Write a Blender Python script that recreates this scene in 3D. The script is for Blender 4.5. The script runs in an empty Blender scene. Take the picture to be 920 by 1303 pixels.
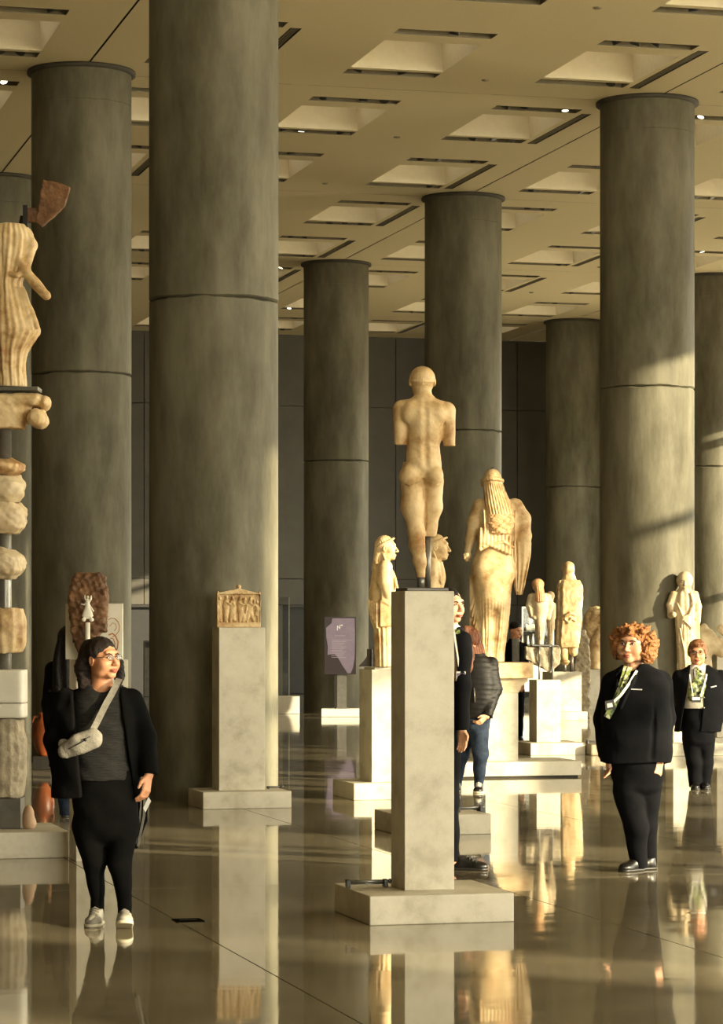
import bpy, bmesh, math, random
import numpy as np
from mathutils import Vector, Matrix, Euler
random.seed(7); RNG = np.random.default_rng(7)
C = bpy.context.scene.collection
PI = math.pi
# ------------------------------------------------------------------ camera
# world: X = across the rows of columns, Y = along the rows (away), Z up, metres
F, CX, HY, EYE = 3500.0, 460.0, 793.0, 1.70        # focal length and horizon in pixels of a 920x1303 frame
YAW = math.atan2(.2527, .9675)
RX, RY = math.cos(YAW), -math.sin(YAW)             # camera right in the world
FX, FY = math.sin(YAW), math.cos(YAW)              # camera forward
def wpt(px, d):
    X = (px - CX) / F * d
    return X * RX + d * FX, X * RY + d * FY
def zpt(py, d): return EYE + (HY - py) / F * d
cd = bpy.data.cameras.new('camera'); cam = bpy.data.objects.new('camera', cd); C.objects.link(cam)
cam.location = (0, 0, EYE); cam.rotation_euler = (PI / 2, 0, -YAW)
cd.sensor_fit = 'VERTICAL'; cd.sensor_height = 36; cd.lens = F / 1303 * 36
cd.shift_y = (HY - 651.5) / 1303; cd.clip_end = 300
bpy.context.scene.camera = cam
# ------------------------------------------------------------------ light
sc = bpy.context.scene
sc.view_settings.view_transform = 'Standard'; sc.view_settings.look = 'None'
sc.view_settings.gamma = 1; sc.view_settings.use_curve_mapping = False
sc.view_settings.exposure = 2.15
try:
    sc.cycles.use_denoising = True; sc.cycles.denoiser = 'OPENIMAGEDENOISE'
    sc.cycles.max_bounces = 9; sc.cycles.diffuse_bounces = 5; sc.cycles.glossy_bounces = 4
    sc.cycles.transparent_max_bounces = 12; sc.cycles.sample_clamp_indirect = 6; sc.cycles.caustics_reflective = False
except Exception: pass
w = bpy.data.worlds.new('sky'); sc.world = w; w.use_nodes = True
bg = w.node_tree.nodes['Background']; bg.inputs[0].default_value = (1.0, .915, .725, 1); bg.inputs[1].default_value = 3.7
SUN_AZ, SUN_EL = math.radians(60), math.radians(12)
sx, sd = math.sin(SUN_AZ) * math.cos(SUN_EL), -math.cos(SUN_AZ) * math.cos(SUN_EL)
SUN = Vector((sx * RX + sd * FX, sx * RY + sd * FY, math.sin(SUN_EL)))
ld = bpy.data.lights.new('sun', 'SUN'); ld.energy = 3.1; ld.angle = math.radians(.6); ld.color = (1, .83, .55)
lo = bpy.data.objects.new('sun', ld); C.objects.link(lo); lo.rotation_euler = SUN.to_track_quat('Z', 'Y').to_euler()
lo.location = (40, -40, 30)
CEIL = 8.60
XR, XL, YB, YF = 23.0, -13.0, 64.1, -9.0
def portal(loc, rot, sx_, sy_):
    l = bpy.data.lights.new('window_portal', 'AREA'); l.shape = 'RECTANGLE'; l.size = sx_; l.size_y = sy_
    o = bpy.data.objects.new('window_portal', l); C.objects.link(o); o.location = loc; o.rotation_euler = rot
    try: l.cycles.is_portal = True
    except Exception: pass

# ------------------------------------------------------------------ materials
def mat(name, c1, c2=None, rough=.5, scale=4, bump=0, bscale=None, stretch=(1, 1, 1), metal=0, c3=None, spec=.5, detail=6, lo_=.35, hi_=.65):
    m = bpy.data.materials.new(name); m.use_nodes = True; nt = m.node_tree; N = nt.nodes; L = nt.links
    b = N['Principled BSDF']; b.inputs['Roughness'].default_value = rough; b.inputs['Metallic'].default_value = metal
    b.inputs['Specular IOR Level'].default_value = spec
    b.inputs['Base Color'].default_value = (*c1, 1)
    tc = N.new('ShaderNodeTexCoord'); mp = N.new('ShaderNodeMapping'); mp.inputs['Scale'].default_value = stretch
    L.new(tc.outputs['Object'], mp.inputs[0])
    if c2:
        n = N.new('ShaderNodeTexNoise'); n.inputs['Scale'].default_value = scale; n.inputs['Detail'].default_value = detail
        n.inputs['Roughness'].default_value = .65
        L.new(mp.outputs[0], n.inputs['Vector'])
        r = N.new('ShaderNodeValToRGB'); r.color_ramp.elements[0].position = lo_; r.color_ramp.elements[1].position = hi_
        r.color_ramp.elements[0].color = (*c1, 1); r.color_ramp.elements[1].color = (*c2, 1)
        if c3:
            e = r.color_ramp.elements.new((lo_ + hi_) / 2); e.color = (*c3, 1)
        L.new(n.outputs[0], r.inputs[0]); L.new(r.outputs[0], b.inputs['Base Color'])
    if bump:
        n2 = N.new('ShaderNodeTexNoise'); n2.inputs['Scale'].default_value = bscale or scale * 5; n2.inputs['Detail'].default_value = 5
        L.new(mp.outputs[0], n2.inputs['Vector'])
        bp = N.new('ShaderNodeBump'); bp.inputs['Strength'].default_value = bump; bp.inputs['Distance'].default_value = .02
        L.new(n2.outputs[0], bp.inputs['Height']); L.new(bp.outputs[0], b.inputs['Normal'])
    return m
def emit(name, col, s):
    m = bpy.data.materials.new(name); m.use_nodes = True; b = m.node_tree.nodes['Principled BSDF']
    b.inputs['Base Color'].default_value = (.8, .8, .8, 1); b.inputs['Emission Color'].default_value = (*col, 1); b.inputs['Emission Strength'].default_value = s
    return m
M = {}
M['concrete'] = mat('concrete', (.075, .067, .043), (.215, .202, .148), .62, 1.5, .15, 18, (1, 1, .3), c3=(.14, .13, .092), spec=.3)
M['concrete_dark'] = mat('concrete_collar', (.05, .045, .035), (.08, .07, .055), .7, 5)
M['ceiling'] = mat('ceiling_plaster', (.76, .675, .48), (.81, .725, .525), .85, 30, .08, 90, spec=.2)
M['recess'] = mat('recess_plaster', (.77, .70, .54), (.81, .745, .58), .85, 12, spec=.2)
M['slot'] = mat('slot_metal', (.24, .21, .15), (.30, .265, .19), .6, 8)
M['black'] = mat('black_metal', (.012, .011, .01), (.02, .018, .016), .45, 8)
M['wall'] = mat('wall_panel_dark', (.085, .079, .066), (.11, .102, .085), .5, 1.2, .03, 40)
M['wall_pale'] = mat('wall_plaster', (.42, .38, .29), (.5, .45, .35), .8, 2)  # pale plaster colour of the window walls
M['limestone'] = mat('limestone', (.43, .39, .295), (.635, .59, .49), .5, 3.8, .05, 60, c3=(.575, .535, .435), detail=9)
M['marble'] = mat('statue_marble', (.36, .19, .068), (.74, .58, .35), .55, 5, .12, 60, c3=(.63, .455, .24), detail=9)
M['marble_pale'] = mat('pale_marble', (.46, .345, .20), (.68, .575, .40), .55, 6, .12, 60, c3=(.60, .48, .31), detail=9)
M['marble_red'] = mat('red_patina_marble', (.42, .17, .07), (.66, .42, .22), .6, 14, .15, 60, c3=(.55, .30, .14))
M['stone_brown'] = mat('brown_stone', (.075, .032, .012), (.24, .12, .05), .65, 7, .5, 30, c3=(.14, .065, .027))
M['stone_grey'] = mat('grey_stone', (.25, .21, .15), (.46, .39, .28), .75, 8, .6, 30)
M['plaster'] = mat('white_plaster', (.78, .75, .66), (.84, .81, .72), .5, 8)
M['steel'] = mat('grey_steel', (.17, .165, .15), (.23, .22, .2), .35, 10, metal=.6)
M['plate'] = mat('dark_plate', (.06, .05, .04), (.09, .075, .06), .4, 10)
M['skin'] = mat('skin', (.56, .25, .13), (.66, .33, .19), .5, 9, .05, 120)
M['skin_pale'] = mat('skin_pale', (.58, .29, .17), (.68, .38, .24), .5, 9, .05, 120)
M['lip'] = mat('lips', (.42, .10, .07), None, .4)
M['eye'] = mat('eye_white', (.62, .56, .48), None, .25)
M['iris'] = mat('eye_dark', (.02, .012, .008), None, .2)
M['brow'] = mat('eyebrow', (.045, .022, .012), None, .7)
M['hair_dark'] = mat('dark_brown_hair', (.005, .0022, .0016), (.016, .006, .0035), .5, 30, .5, 60, (6, 6, .6), spec=.25)
M['hair_black'] = mat('black_hair', (.0025, .0018, .0016), (.007, .0045, .0035), .5, 30, .4, 60, spec=.25)
M['hair_red'] = mat('auburn_hair', (.05, .014, .005), (.24, .075, .022), .42, 14, .6, 60, (6, 6, .5))
M['hair_blond'] = mat('copper_hair', (.15, .048, .012), (.42, .175, .045), .5, 24, .8, 80)
M['hair_brown'] = mat('chestnut_hair', (.10, .035, .012), (.24, .10, .035), .5, 30, .6, 80)
M['suit'] = mat('black_suit', (.0022, .0024, .0036), (.0042, .0044, .0062), .85, 12, .3, 9, spec=.1)
M['black_cloth'] = mat('black_cloth', (.0018, .0018, .002), (.0036, .0034, .0036), .9, 10, .3, 10, spec=.08)
M['tee'] = mat('charcoal_shirt', (.010, .010, .010), (.021, .020, .019), .85, 60, .5, 40, (.4, .4, 3), spec=.2)
M['jeans'] = mat('blue_jeans', (.006, .011, .024), (.026, .04, .07), .8, 9, .35, 30, spec=.2)
M['puffer'] = mat('black_puffer', (.0035, .003, .003), (.007, .006, .0055), .55, 10, .2, 20, spec=.25)
M['grey_canvas'] = mat('grey_canvas', (.15, .14, .12), (.22, .205, .175), .7, 40, .2, 90)
M['white_shoe'] = mat('white_sneaker', (.27, .26, .225), (.37, .35, .30), .6, 20, .1)
M['rubber'] = mat('sole_rubber', (.55, .50, .38), (.62, .57, .44), .6, 20)
M['shoe_black'] = mat('black_leather', (.004, .0036, .0033), (.008, .007, .006), .35, 20)
M['white_cloth'] = mat('white_shirt', (.68, .66, .6), (.76, .74, .68), .7, 20)
M['grey_knit'] = mat('grey_knit', (.36, .34, .29), (.46, .43, .37), .8, 40, .3)
M['paper'] = mat('white_paper', (.72, .72, .72), None, .6)
M['badge'] = mat('badge_card', (.55, .57, .6), (.7, .7, .7), .3, 60)
M['purple'] = mat('purple_print', (.115, .095, .15), (.14, .115, .175), .45, 8)
M['purple_dark'] = mat('dark_purple_print', (.022, .016, .02), None, .4)
M['ink'] = mat('white_ink', (.5, .5, .55), None, .6)
M['ink_faint'] = mat('faint_ink', (.24, .21, .28), None, .6)
M['ink_red'] = mat('red_ochre_ink', (.50, .21, .07), None, .7)
M['terracotta'] = mat('terracotta', (.13, .03, .008), (.2, .05, .012), .35, 9)
M['door_dark'] = mat('dark_door', (.014, .015, .016), (.02, .02, .02), .5, 6)
M['white_plastic'] = mat('white_plastic', (.75, .75, .7), None, .4)
M['cover'] = mat('matt_black_cover', (.006, .005, .004), None, 1, spec=0)
M['joint'] = mat('joint_shadow', (.03, .026, .02), None, .9)
def scarf_mat():
    m = bpy.data.materials.new('green_floral_print'); m.use_nodes = True; nt = m.node_tree; b = nt.nodes['Principled BSDF']; b.inputs['Roughness'].default_value = .6
    tc = nt.nodes.new('ShaderNodeTexCoord'); v = nt.nodes.new('ShaderNodeTexVoronoi'); v.inputs['Scale'].default_value = 42
    r = nt.nodes.new('ShaderNodeValToRGB'); cr = r.color_ramp; cr.interpolation = 'CONSTANT'
    cr.elements[0].position = 0; cr.elements[0].color = (.02, .03, .015, 1); cr.elements[1].position = .35; cr.elements[1].color = (.17, .21, .05, 1)
    e = cr.elements.new(.6); e.color = (.42, .42, .27, 1); e = cr.elements.new(.8); e.color = (.05, .085, .035, 1)
    nt.links.new(tc.outputs['Object'], v.inputs[0]); nt.links.new(v.outputs['Color'], r.inputs[0]); nt.links.new(r.outputs[0], b.inputs['Base Color'])
    return m
M['scarf'] = scarf_mat()
def floor_mat():
    m = mat('polished_floor', (.185, .156, .10), (.33, .285, .20), .07, .55, 0, c3=(.255, .22, .15), detail=9, spec=.62)
    nt = m.node_tree; N = nt.nodes; L = nt.links; b = N['Principled BSDF']
    tc = N.new('ShaderNodeTexCoord')
    n = N.new('ShaderNodeTexNoise'); n.inputs['Scale'].default_value = 1.5; n.inputs['Detail'].default_value = 2
    mp = N.new('ShaderNodeMapping'); mp.inputs['Scale'].default_value = (1, 1.6, 1); L.new(tc.outputs['Object'], mp.inputs[0]); L.new(mp.outputs[0], n.inputs['Vector'])
    bp = N.new('ShaderNodeBump'); bp.inputs['Strength'].default_value = .18; bp.inputs['Distance'].default_value = .004
    L.new(n.outputs[0], bp.inputs['Height']); L.new(bp.outputs[0], b.inputs['Normal'])
    r = N.new('ShaderNodeTexNoise'); r.inputs['Scale'].default_value = 3; r.inputs['Detail'].default_value = 4; L.new(tc.outputs['Object'], r.inputs['Vector'])
    mr = N.new('ShaderNodeMapRange'); mr.inputs[1].default_value = .3; mr.inputs[2].default_value = .7; mr.inputs[3].default_value = .02; mr.inputs[4].default_value = .07
    L.new(r.outputs[0], mr.inputs[0]); L.new(mr.outputs[0], b.inputs['Roughness'])
    return m
M['floor'] = floor_mat()
def glass_mat():
    m = bpy.data.materials.new('clear_glass'); m.use_nodes = True; nt = m.node_tree; N = nt.nodes; L = nt.links
    N.remove(N['Principled BSDF']); o = N['Material Output']
    t = N.new('ShaderNodeBsdfTransparent'); t.inputs[0].default_value = (.95, .96, .94, 1)
    g = N.new('ShaderNodeBsdfGlossy'); g.inputs['Roughness'].default_value = .02
    lw = N.new('ShaderNodeLayerWeight'); pw = N.new('ShaderNodeMath'); pw.operation = 'POWER'; pw.inputs[1].default_value = 5; f = N.new('ShaderNodeMath'); f.operation = 'MULTIPLY_ADD'; f.inputs[1].default_value = .8; f.inputs[2].default_value = .03
    lw.inputs[0].default_value = .5; L.new(lw.outputs['Facing'], pw.inputs[0]); L.new(pw.outputs[0], f.inputs[0]); x = N.new('ShaderNodeMixShader')
    L.new(f.outputs[0], x.inputs[0]); L.new(t.outputs[0], x.inputs[1]); L.new(g.outputs[0], x.inputs[2]); L.new(x.outputs[0], o.inputs[0])
    return m
M['glass'] = glass_mat()

# ------------------------------------------------------------------ object helpers
def tag(o, label=None, cat=None, group=None, kind=None):
    if label: o['label'] = label
    if cat: o['category'] = cat
    if group: o['group'] = group
    if kind: o['kind'] = kind
    return o
def empty(name, label, cat, loc, rz=0, group=None, kind=None):
    o = bpy.data.objects.new(name, None); C.objects.link(o); o.location = loc; o.rotation_euler = (0, 0, rz); o.empty_display_size = .2
    return tag(o, label, cat, group, kind)
def link(name, me, m, parent=None):
    if m is not None and not me.materials: me.materials.append(m)
    o = bpy.data.objects.new(name, me); C.objects.link(o)
    if parent is not None: o.parent = parent
    return o
def bm_obj(name, bm, m, parent=None, smooth=False):
    me = bpy.data.meshes.new(name); bmesh.ops.recalc_face_normals(bm, faces=bm.faces); bm.to_mesh(me); bm.free()
    if smooth:
        for p in me.polygons: p.use_smooth = True
    return link(name, me, m, parent)
def add_box(bm, x0, x1, y0, y1, z0, z1, bev=0):
    mt = Matrix.Translation(((x0 + x1) / 2, (y0 + y1) / 2, (z0 + z1) / 2)) @ Matrix.Diagonal((x1 - x0, y1 - y0, z1 - z0, 1))
    r = bmesh.ops.create_cube(bm, size=1, matrix=mt)
    if bev:
        vs = set(r['verts']); es = [e for e in bm.edges if e.verts[0] in vs and e.verts[1] in vs]
        bmesh.ops.bevel(bm, geom=es, offset=bev, segments=2, affect='EDGES', profile=.5)
def box(name, x0, x1, y0, y1, z0, z1, m, parent=None, bev=0):
    bm = bmesh.new(); add_box(bm, x0, x1, y0, y1, z0, z1, bev); return bm_obj(name, bm, m, parent)
def add_tube(bm, pts, r, seg=10, r2=None):
    pts = [Vector(p) for p in pts]; rings = []
    n = len(pts)
    for i, p in enumerate(pts):
        t = (pts[min(i + 1, n - 1)] - pts[max(i - 1, 0)]).normalized()
        a = t.orthogonal().normalized() if i == 0 else (pa - t * pa.dot(t)).normalized()
        pa = a; b = t.cross(a)
        rr = r if r2 is None else r + (r2 - r) * i / (n - 1)
        rings.append([bm.verts.new(p + (a * math.cos(k * 2 * PI / seg) + b * math.sin(k * 2 * PI / seg)) * rr) for k in range(seg)])
    for q in range(n - 1):
        for k in range(seg):
            bm.faces.new((rings[q][k], rings[q][(k + 1) % seg], rings[q + 1][(k + 1) % seg], rings[q + 1][k]))
    bm.faces.new(rings[0][::-1]); bm.faces.new(rings[-1])
def tube(name, pts, r, m, parent=None, seg=10, r2=None):
    bm = bmesh.new(); add_tube(bm, pts, r, seg, r2); return bm_obj(name, bm, m, parent, True)
def lathe(bm, prof, seg=48, noise=None):
    rings = []
    for i, (r, z) in enumerate(prof):
        rings.append([bm.verts.new((r * math.cos(2 * PI * k / seg), r * math.sin(2 * PI * k / seg), z + (noise(i, k) if noise else 0))) for k in range(seg)])
    for q in range(len(prof) - 1):
        for k in range(seg):
            bm.faces.new((rings[q][k], rings[q][(k + 1) % seg], rings[q + 1][(k + 1) % seg], rings[q + 1][k]))
    bm.faces.new(rings[0][::-1]); bm.faces.new(rings[-1])
def prism(bm, pts2, y0, y1, plane='xz'):
    f = (lambda a, b, c: (a, c, b)) if plane == 'xz' else (lambda a, b, c: (a, b, c))
    a = [bm.verts.new(f(p[0], p[1], y0)) for p in pts2]; b = [bm.verts.new(f(p[0], p[1], y1)) for p in pts2]
    bm.faces.new(a); bm.faces.new(b[::-1]); n = len(a)
    for i in range(n): bm.faces.new((a[i], b[i], b[(i + 1) % n], a[(i + 1) % n]))
def ribbon(name, pts, wdt, m, parent, thick=.004, wdir=None):
    """a flat strap through pts (local), width along wdir"""
    pts = [Vector(p) for p in pts]; bm = bmesh.new(); rows = []
    for i, p in enumerate(pts):
        t = (pts[min(i + 1, len(pts) - 1)] - pts[max(i - 1, 0)]).normalized()
        nrm = Vector((0, -1, 0)); s = t.cross(nrm).normalized() if wdir is None else Vector(wdir).normalized()
        nn = s.cross(t).normalized()
        rows.append([bm.verts.new(p + s * wdt / 2 * a + nn * thick / 2 * b) for a, b in ((-1, -1), (1, -1), (1, 1), (-1, 1))])
    for i in range(len(rows) - 1):
        for k in range(4): bm.faces.new((rows[i][k], rows[i][(k + 1) % 4], rows[i + 1][(k + 1) % 4], rows[i + 1][k]))
    bm.faces.new(rows[0][::-1]); bm.faces.new(rows[-1])
    return bm_obj(name, bm, m, parent, False)

# ------------------------------------------------------------------ implicit surfaces (smooth blends) and surface nets
class SDF:
    def __init__(s, lo, hi, h):
        s.h = h; s.lo = np.array(lo, float) - 3 * h
        s.n = np.ceil((np.array(hi, float) + 3 * h - s.lo) / h).astype(int) + 1
        s.D = np.full(s.n, 1.0, np.float32); s.ax = [(s.lo[i] + h * np.arange(s.n[i])).astype(np.float32) for i in range(3)]
        s.fr = None
    def frame(s, origin=None, rot=(0, 0, 0), scale=1.0):
        """following primitives are given in this frame; None resets"""
        if origin is None: s.fr = None
        else: s.fr = (np.array(origin, float), np.array(Euler(rot).to_matrix()), scale)
    def op(s, lo, hi, fn, k=.01, mode='u'):
        lo = np.array(lo, float); hi = np.array(hi, float); sca = 1
        if s.fr is not None:
            o, R, sca = s.fr
            cs = np.array([[(lo, hi)[i][0], (lo, hi)[j][1], (lo, hi)[l][2]] for i in (0, 1) for j in (0, 1) for l in (0, 1)])
            cw = (cs * sca) @ R.T + o; lo, hi = cw.min(0), cw.max(0)
        pad = k + 2.5 * s.h
        a = np.clip(np.floor((lo - pad - s.lo) / s.h).astype(int), 0, s.n); b = np.clip(np.ceil((hi + pad - s.lo) / s.h).astype(int) + 1, 0, s.n)
        if (b <= a).any(): return
        sl = tuple(slice(a[i], b[i]) for i in range(3))
        X = s.ax[0][sl[0]][:, None, None]; Y = s.ax[1][sl[1]][None, :, None]; Z = s.ax[2][sl[2]][None, None, :]
        if s.fr is not None:
            o, R, sca = s.fr
            x, y, z = X - o[0], Y - o[1], Z - o[2]
            X, Y, Z = [(R[0, i] * x + R[1, i] * y + R[2, i] * z) / sca for i in range(3)]
        d = fn(X, Y, Z) * sca
        k = max(k, 1e-5); A = s.D[sl]
        if mode == 'u':
            hh = np.clip(.5 + .5 * (A - d) / k, 0, 1); s.D[sl] = A + (d - A) * hh - k * hh * (1 - hh)
        elif mode == 's':
            d = -d; hh = np.clip(.5 + .5 * (d - A) / k, 0, 1); s.D[sl] = A + (d - A) * hh + k * hh * (1 - hh)
        elif mode == 'a': s.D[sl] = A + d
    def ell(s, c, r, k=.01, rot=None, mode='u'):
        c = np.array(c, float); r = np.array(r, float); Rm = None if rot is None else np.array(Euler(rot).to_matrix())
        m = r.max() if rot is not None else r
        def fn(X, Y, Z):
            x, y, z = X - c[0], Y - c[1], Z - c[2]
            if Rm is not None: x, y, z = [Rm[0, i] * x + Rm[1, i] * y + Rm[2, i] * z for i in range(3)]
            k0 = np.sqrt((x / r[0]) ** 2 + (y / r[1]) ** 2 + (z / r[2]) ** 2); k1 = np.sqrt((x / r[0] ** 2) ** 2 + (y / r[1] ** 2) ** 2 + (z / r[2] ** 2) ** 2) + 1e-6
            return k0 * (k0 - 1) / k1
        s.op(c - m, c + m, fn, k, mode)
    def cap(s, a, b, ra, rb=None, k=.01, mode='u', flat=None):
        """tapered capsule; flat = (axis, factor) squashes the section along a world axis"""
        rb = ra if rb is None else rb
        a = np.array(a, float); b = np.array(b, float); ab = b - a; L2 = float(ab @ ab) + 1e-9; m = max(ra, rb) * (1 if flat is None else max(1, flat[1]))
        def fn(X, Y, Z):
            x, y, z = X - a[0], Y - a[1], Z - a[2]
            t = np.clip((x * ab[0] + y * ab[1] + z * ab[2]) / L2, 0, 1)
            q = [x - ab[0] * t, y - ab[1] * t, z - ab[2] * t]
            if flat is not None: q[flat[0]] = q[flat[0]] / flat[1]
            return np.sqrt(q[0] ** 2 + q[1] ** 2 + q[2] ** 2) - (ra + (rb - ra) * t)
        s.op(np.minimum(a, b) - m, np.maximum(a, b) + m, fn, k, mode)
    def chain(s, pts, rs, k=.01, flat=None):
        for i in range(len(pts) - 1): s.cap(pts[i], pts[i + 1], rs[i], rs[i + 1], k, flat=flat)
    def loft(s, rows, k=.01, p=2.0, mod=None, mode='u'):
        """rows (z, cx, cy, rx, ry): stacked rounded sections"""
        rows = sorted(rows); R = np.array(rows, float); z0, z1 = R[0, 0], R[-1, 0]
        zz = np.linspace(z0, z1, max(12, int((z1 - z0) / s.h)))
        V = []
        for j in range(1, 5):
            v = np.interp(zz, R[:, 0], R[:, j]); kk = max(1, len(zz) // (3 * len(R))) ; ker = np.ones(2 * kk + 1) / (2 * kk + 1)
            V.append(np.convolve(np.pad(v, kk, mode='edge'), ker, 'valid'))
        lo = (min(V[0] - V[2]), min(V[1] - V[3]), z0); hi = (max(V[0] + V[2]), max(V[1] + V[3]), z1)
        def fn(X, Y, Z):
            cx, cy, rx, ry = [np.interp(Z, zz, v).astype(np.float32) for v in V]
            x, y = X - cx, Y - cy
            g = (np.abs(x / rx) ** p + np.abs(y / ry) ** p) ** (1 / p)
            d = (g - 1) * np.minimum(rx, ry)
            if mod is not None: d = d + mod(x / rx, y / ry, Z)
            e = np.maximum(Z - z1, z0 - Z)
            return np.where((d > 0) & (e > 0), np.sqrt(np.maximum(d, 0) ** 2 + np.maximum(e, 0) ** 2), np.maximum(d, e))
        s.op(lo, hi, fn, k, mode)
    def bx(s, c, r, k=.005, rot=None, mode='u', rd=0.0):
        c = np.array(c, float); r = np.array(r, float); Rm = None if rot is None else np.array(Euler(rot).to_matrix()); m = np.linalg.norm(r) if rot is not None else r
        def fn(X, Y, Z):
            x, y, z = X - c[0], Y - c[1], Z - c[2]
            if Rm is not None: x, y, z = [Rm[0, i] * x + Rm[1, i] * y + Rm[2, i] * z for i in range(3)]
            qx, qy, qz = np.abs(x) - r[0] + rd, np.abs(y) - r[1] + rd, np.abs(z) - r[2] + rd
            return np.sqrt(np.maximum(qx, 0) ** 2 + np.maximum(qy, 0) ** 2 + np.maximum(qz, 0) ** 2) + np.minimum(np.maximum(qx, np.maximum(qy, qz)), 0) - rd
        s.op(c - m, c + m, fn, k, mode)
    def planes(s, pl, lo, hi, k=.005, mode='s'):
        """convex solid: max of (n.p - d)"""
        def fn(X, Y, Z):
            d = None
            for n, dd in pl:
                n = np.array(n, float); ln = np.linalg.norm(n); e = (n[0] * X + n[1] * Y + n[2] * Z - dd) / ln
                d = e if d is None else np.maximum(d, e)
            return d
        s.op(lo, hi, fn, k, mode)
    def cut(s, n, d, k=.002):
        """removes the side where n.p > d"""
        n = np.array(n, float); n /= np.linalg.norm(n)
        hi = s.lo + s.h * s.n
        s.op(s.lo, hi, lambda X, Y, Z: -(n[0] * X + n[1] * Y + n[2] * Z - d) + 0 * X + 0 * Y + 0 * Z, k, 's')
    def add(s, fn):
        X = s.ax[0][:, None, None]; Y = s.ax[1][None, :, None]; Z = s.ax[2][None, None, :]
        s.D = (s.D + fn(X, Y, Z)).astype(np.float32)
    def noise(s, amp, f, seed=0):
        r = np.random.default_rng(seed)
        X = s.ax[0][:, None, None]; Y = s.ax[1][None, :, None]; Z = s.ax[2][None, None, :]
        for i in range(4):
            ff = f * (1 + .6 * i); ph = r.uniform(0, 6.28, 3); dr = r.normal(size=(3, 3)) * .4 + np.eye(3)
            g = lambda j: np.sin(ff * (dr[j, 0] * X + dr[j, 1] * Y + dr[j, 2] * Z) + ph[j])
            s.D = (s.D + amp / (1 + .6 * i) * g(0) * g(1) * g(2)).astype(np.float32)
    def mesh(s, name):
        D = s.D; D[0], D[-1] = 1, 1; D[:, 0] = D[:, -1] = 1; D[:, :, 0] = D[:, :, -1] = 1
        I = D < 0; nx, ny, nz = D.shape
        cor = [(i, j, l) for i in (0, 1) for j in (0, 1) for l in (0, 1)]
        cnt = np.zeros((nx - 1, ny - 1, nz - 1), np.int8)
        for i, j, l in cor: cnt += I[i:nx - 1 + i, j:ny - 1 + j, l:nz - 1 + l]
        act = np.argwhere((cnt > 0) & (cnt < 8)); na = len(act)
        idx = np.full(cnt.shape, -1, np.int32); idx[tuple(act.T)] = np.arange(na)
        vals = np.stack([D[act[:, 0] + i, act[:, 1] + j, act[:, 2] + l] for i, j, l in cor], 1)
        P = np.zeros((na, 3)); W = np.zeros(na); ca = np.array(cor, float)
        for p in range(8):
            for q in range(p + 1, 8):
                if np.abs(ca[p] - ca[q]).sum() == 1:
                    a, b = vals[:, p], vals[:, q]; c = (a < 0) != (b < 0); t = np.where(c, a / np.where(c, a - b, 1), 0)
                    P += np.where(c[:, None], ca[p] + (ca[q] - ca[p]) * t[:, None], 0); W += c
        V = (act + P / np.maximum(W, 1)[:, None]) * s.h + s.lo
        quads = []
        for axis in range(3):
            A = I.take(range(0, D.shape[axis] - 1), axis); B = I.take(range(1, D.shape[axis]), axis)
            e = np.argwhere(A != B); u, v = (axis + 1) % 3, (axis + 2) % 3
            flip = A[tuple(e.T)]
            def cell(du, dv):
                c = e.copy(); c[:, u] -= du; c[:, v] -= dv; return idx[tuple(c.T)]
            q = np.stack([cell(1, 1), cell(0, 1), cell(0, 0), cell(1, 0)], 1)
            quads.append(np.where(flip[:, None], q, q[:, ::-1]))
        Q = np.concatenate(quads).astype(np.int32)
        me = bpy.data.meshes.new(name)
        me.vertices.add(na); me.vertices.foreach_set('co', V.astype(np.float32).ravel())
        me.loops.add(len(Q) * 4); me.loops.foreach_set('vertex_index', Q.ravel())
        me.polygons.add(len(Q)); me.polygons.foreach_set('loop_start', np.arange(0, len(Q) * 4, 4, dtype=np.int32)); me.polygons.foreach_set('loop_total', np.full(len(Q), 4, np.int32))
        me.update(calc_edges=True); me.polygons.foreach_set('use_smooth', np.ones(len(Q), bool))
        return me
    def base(s, z=.002): s.cut((0, 0, -1), -z)
    def obj(s, name, m, parent): return link(name, s.mesh(name), m, parent)

# ================================================================== THE SETTING
fl = empty('floor', None, None, (0, 0, 0), kind='structure')
XJ = [XL, -6.0, -2.25, 2.95, 5.31, 7.83, 12.87, 17.9, 20.43, XR]; YJ = [YF, -3.7, 4.75, 9.0, 17.4, 25.85, 34.3, 42.75, 51.2, 59.65, YB]
box('subfloor', XL, XR, YF, YB, -.30, -.06, M['joint'], fl)
for i in range(len(XJ) - 1):
    for j in range(len(YJ) - 1):
        g = .004
        box('floor_slab', XJ[i] + g, XJ[i + 1] - g, YJ[j] + g, YJ[j + 1] - g, -.06, 0, M['floor'], fl)
# ---- ceiling with light coffers
ce = empty('ceiling', None, None, (0, 0, 0), kind='structure')
CNX = [9.09 + 2.523 * k for k in range(-4, 6)]; CUY = [32.25 + 4.24 * j for j in range(-2, 8)]
S1, FN, S2 = (-1.48, -1.20), (-.83, .80), (.92, 1.20)
VENTX = {9.09 + 2.523 * k for k in (-3, -1, 1, 3)}
xs = {XL, XR}; ys = {YF, YB}; holes = []
for cx in CNX:
    xs |= {cx - .6, cx + .6}
for cy in CUY:
    for a, b in (S1, FN, S2): ys |= {cy + a, cy + b}
    ys |= {cy - 1.2, cy + 1.2}
for cx in VENTX: xs |= {cx + .69, cx + .83}
for y in (17.4, 25.85, 34.3, 42.75, 51.2, 59.65): ys |= {y - .006, y + .006}
for x in (5.31, 12.87, 20.43): xs |= {x - .013, x + .013}
xs = sorted(xs); ys = sorted(ys)
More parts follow.
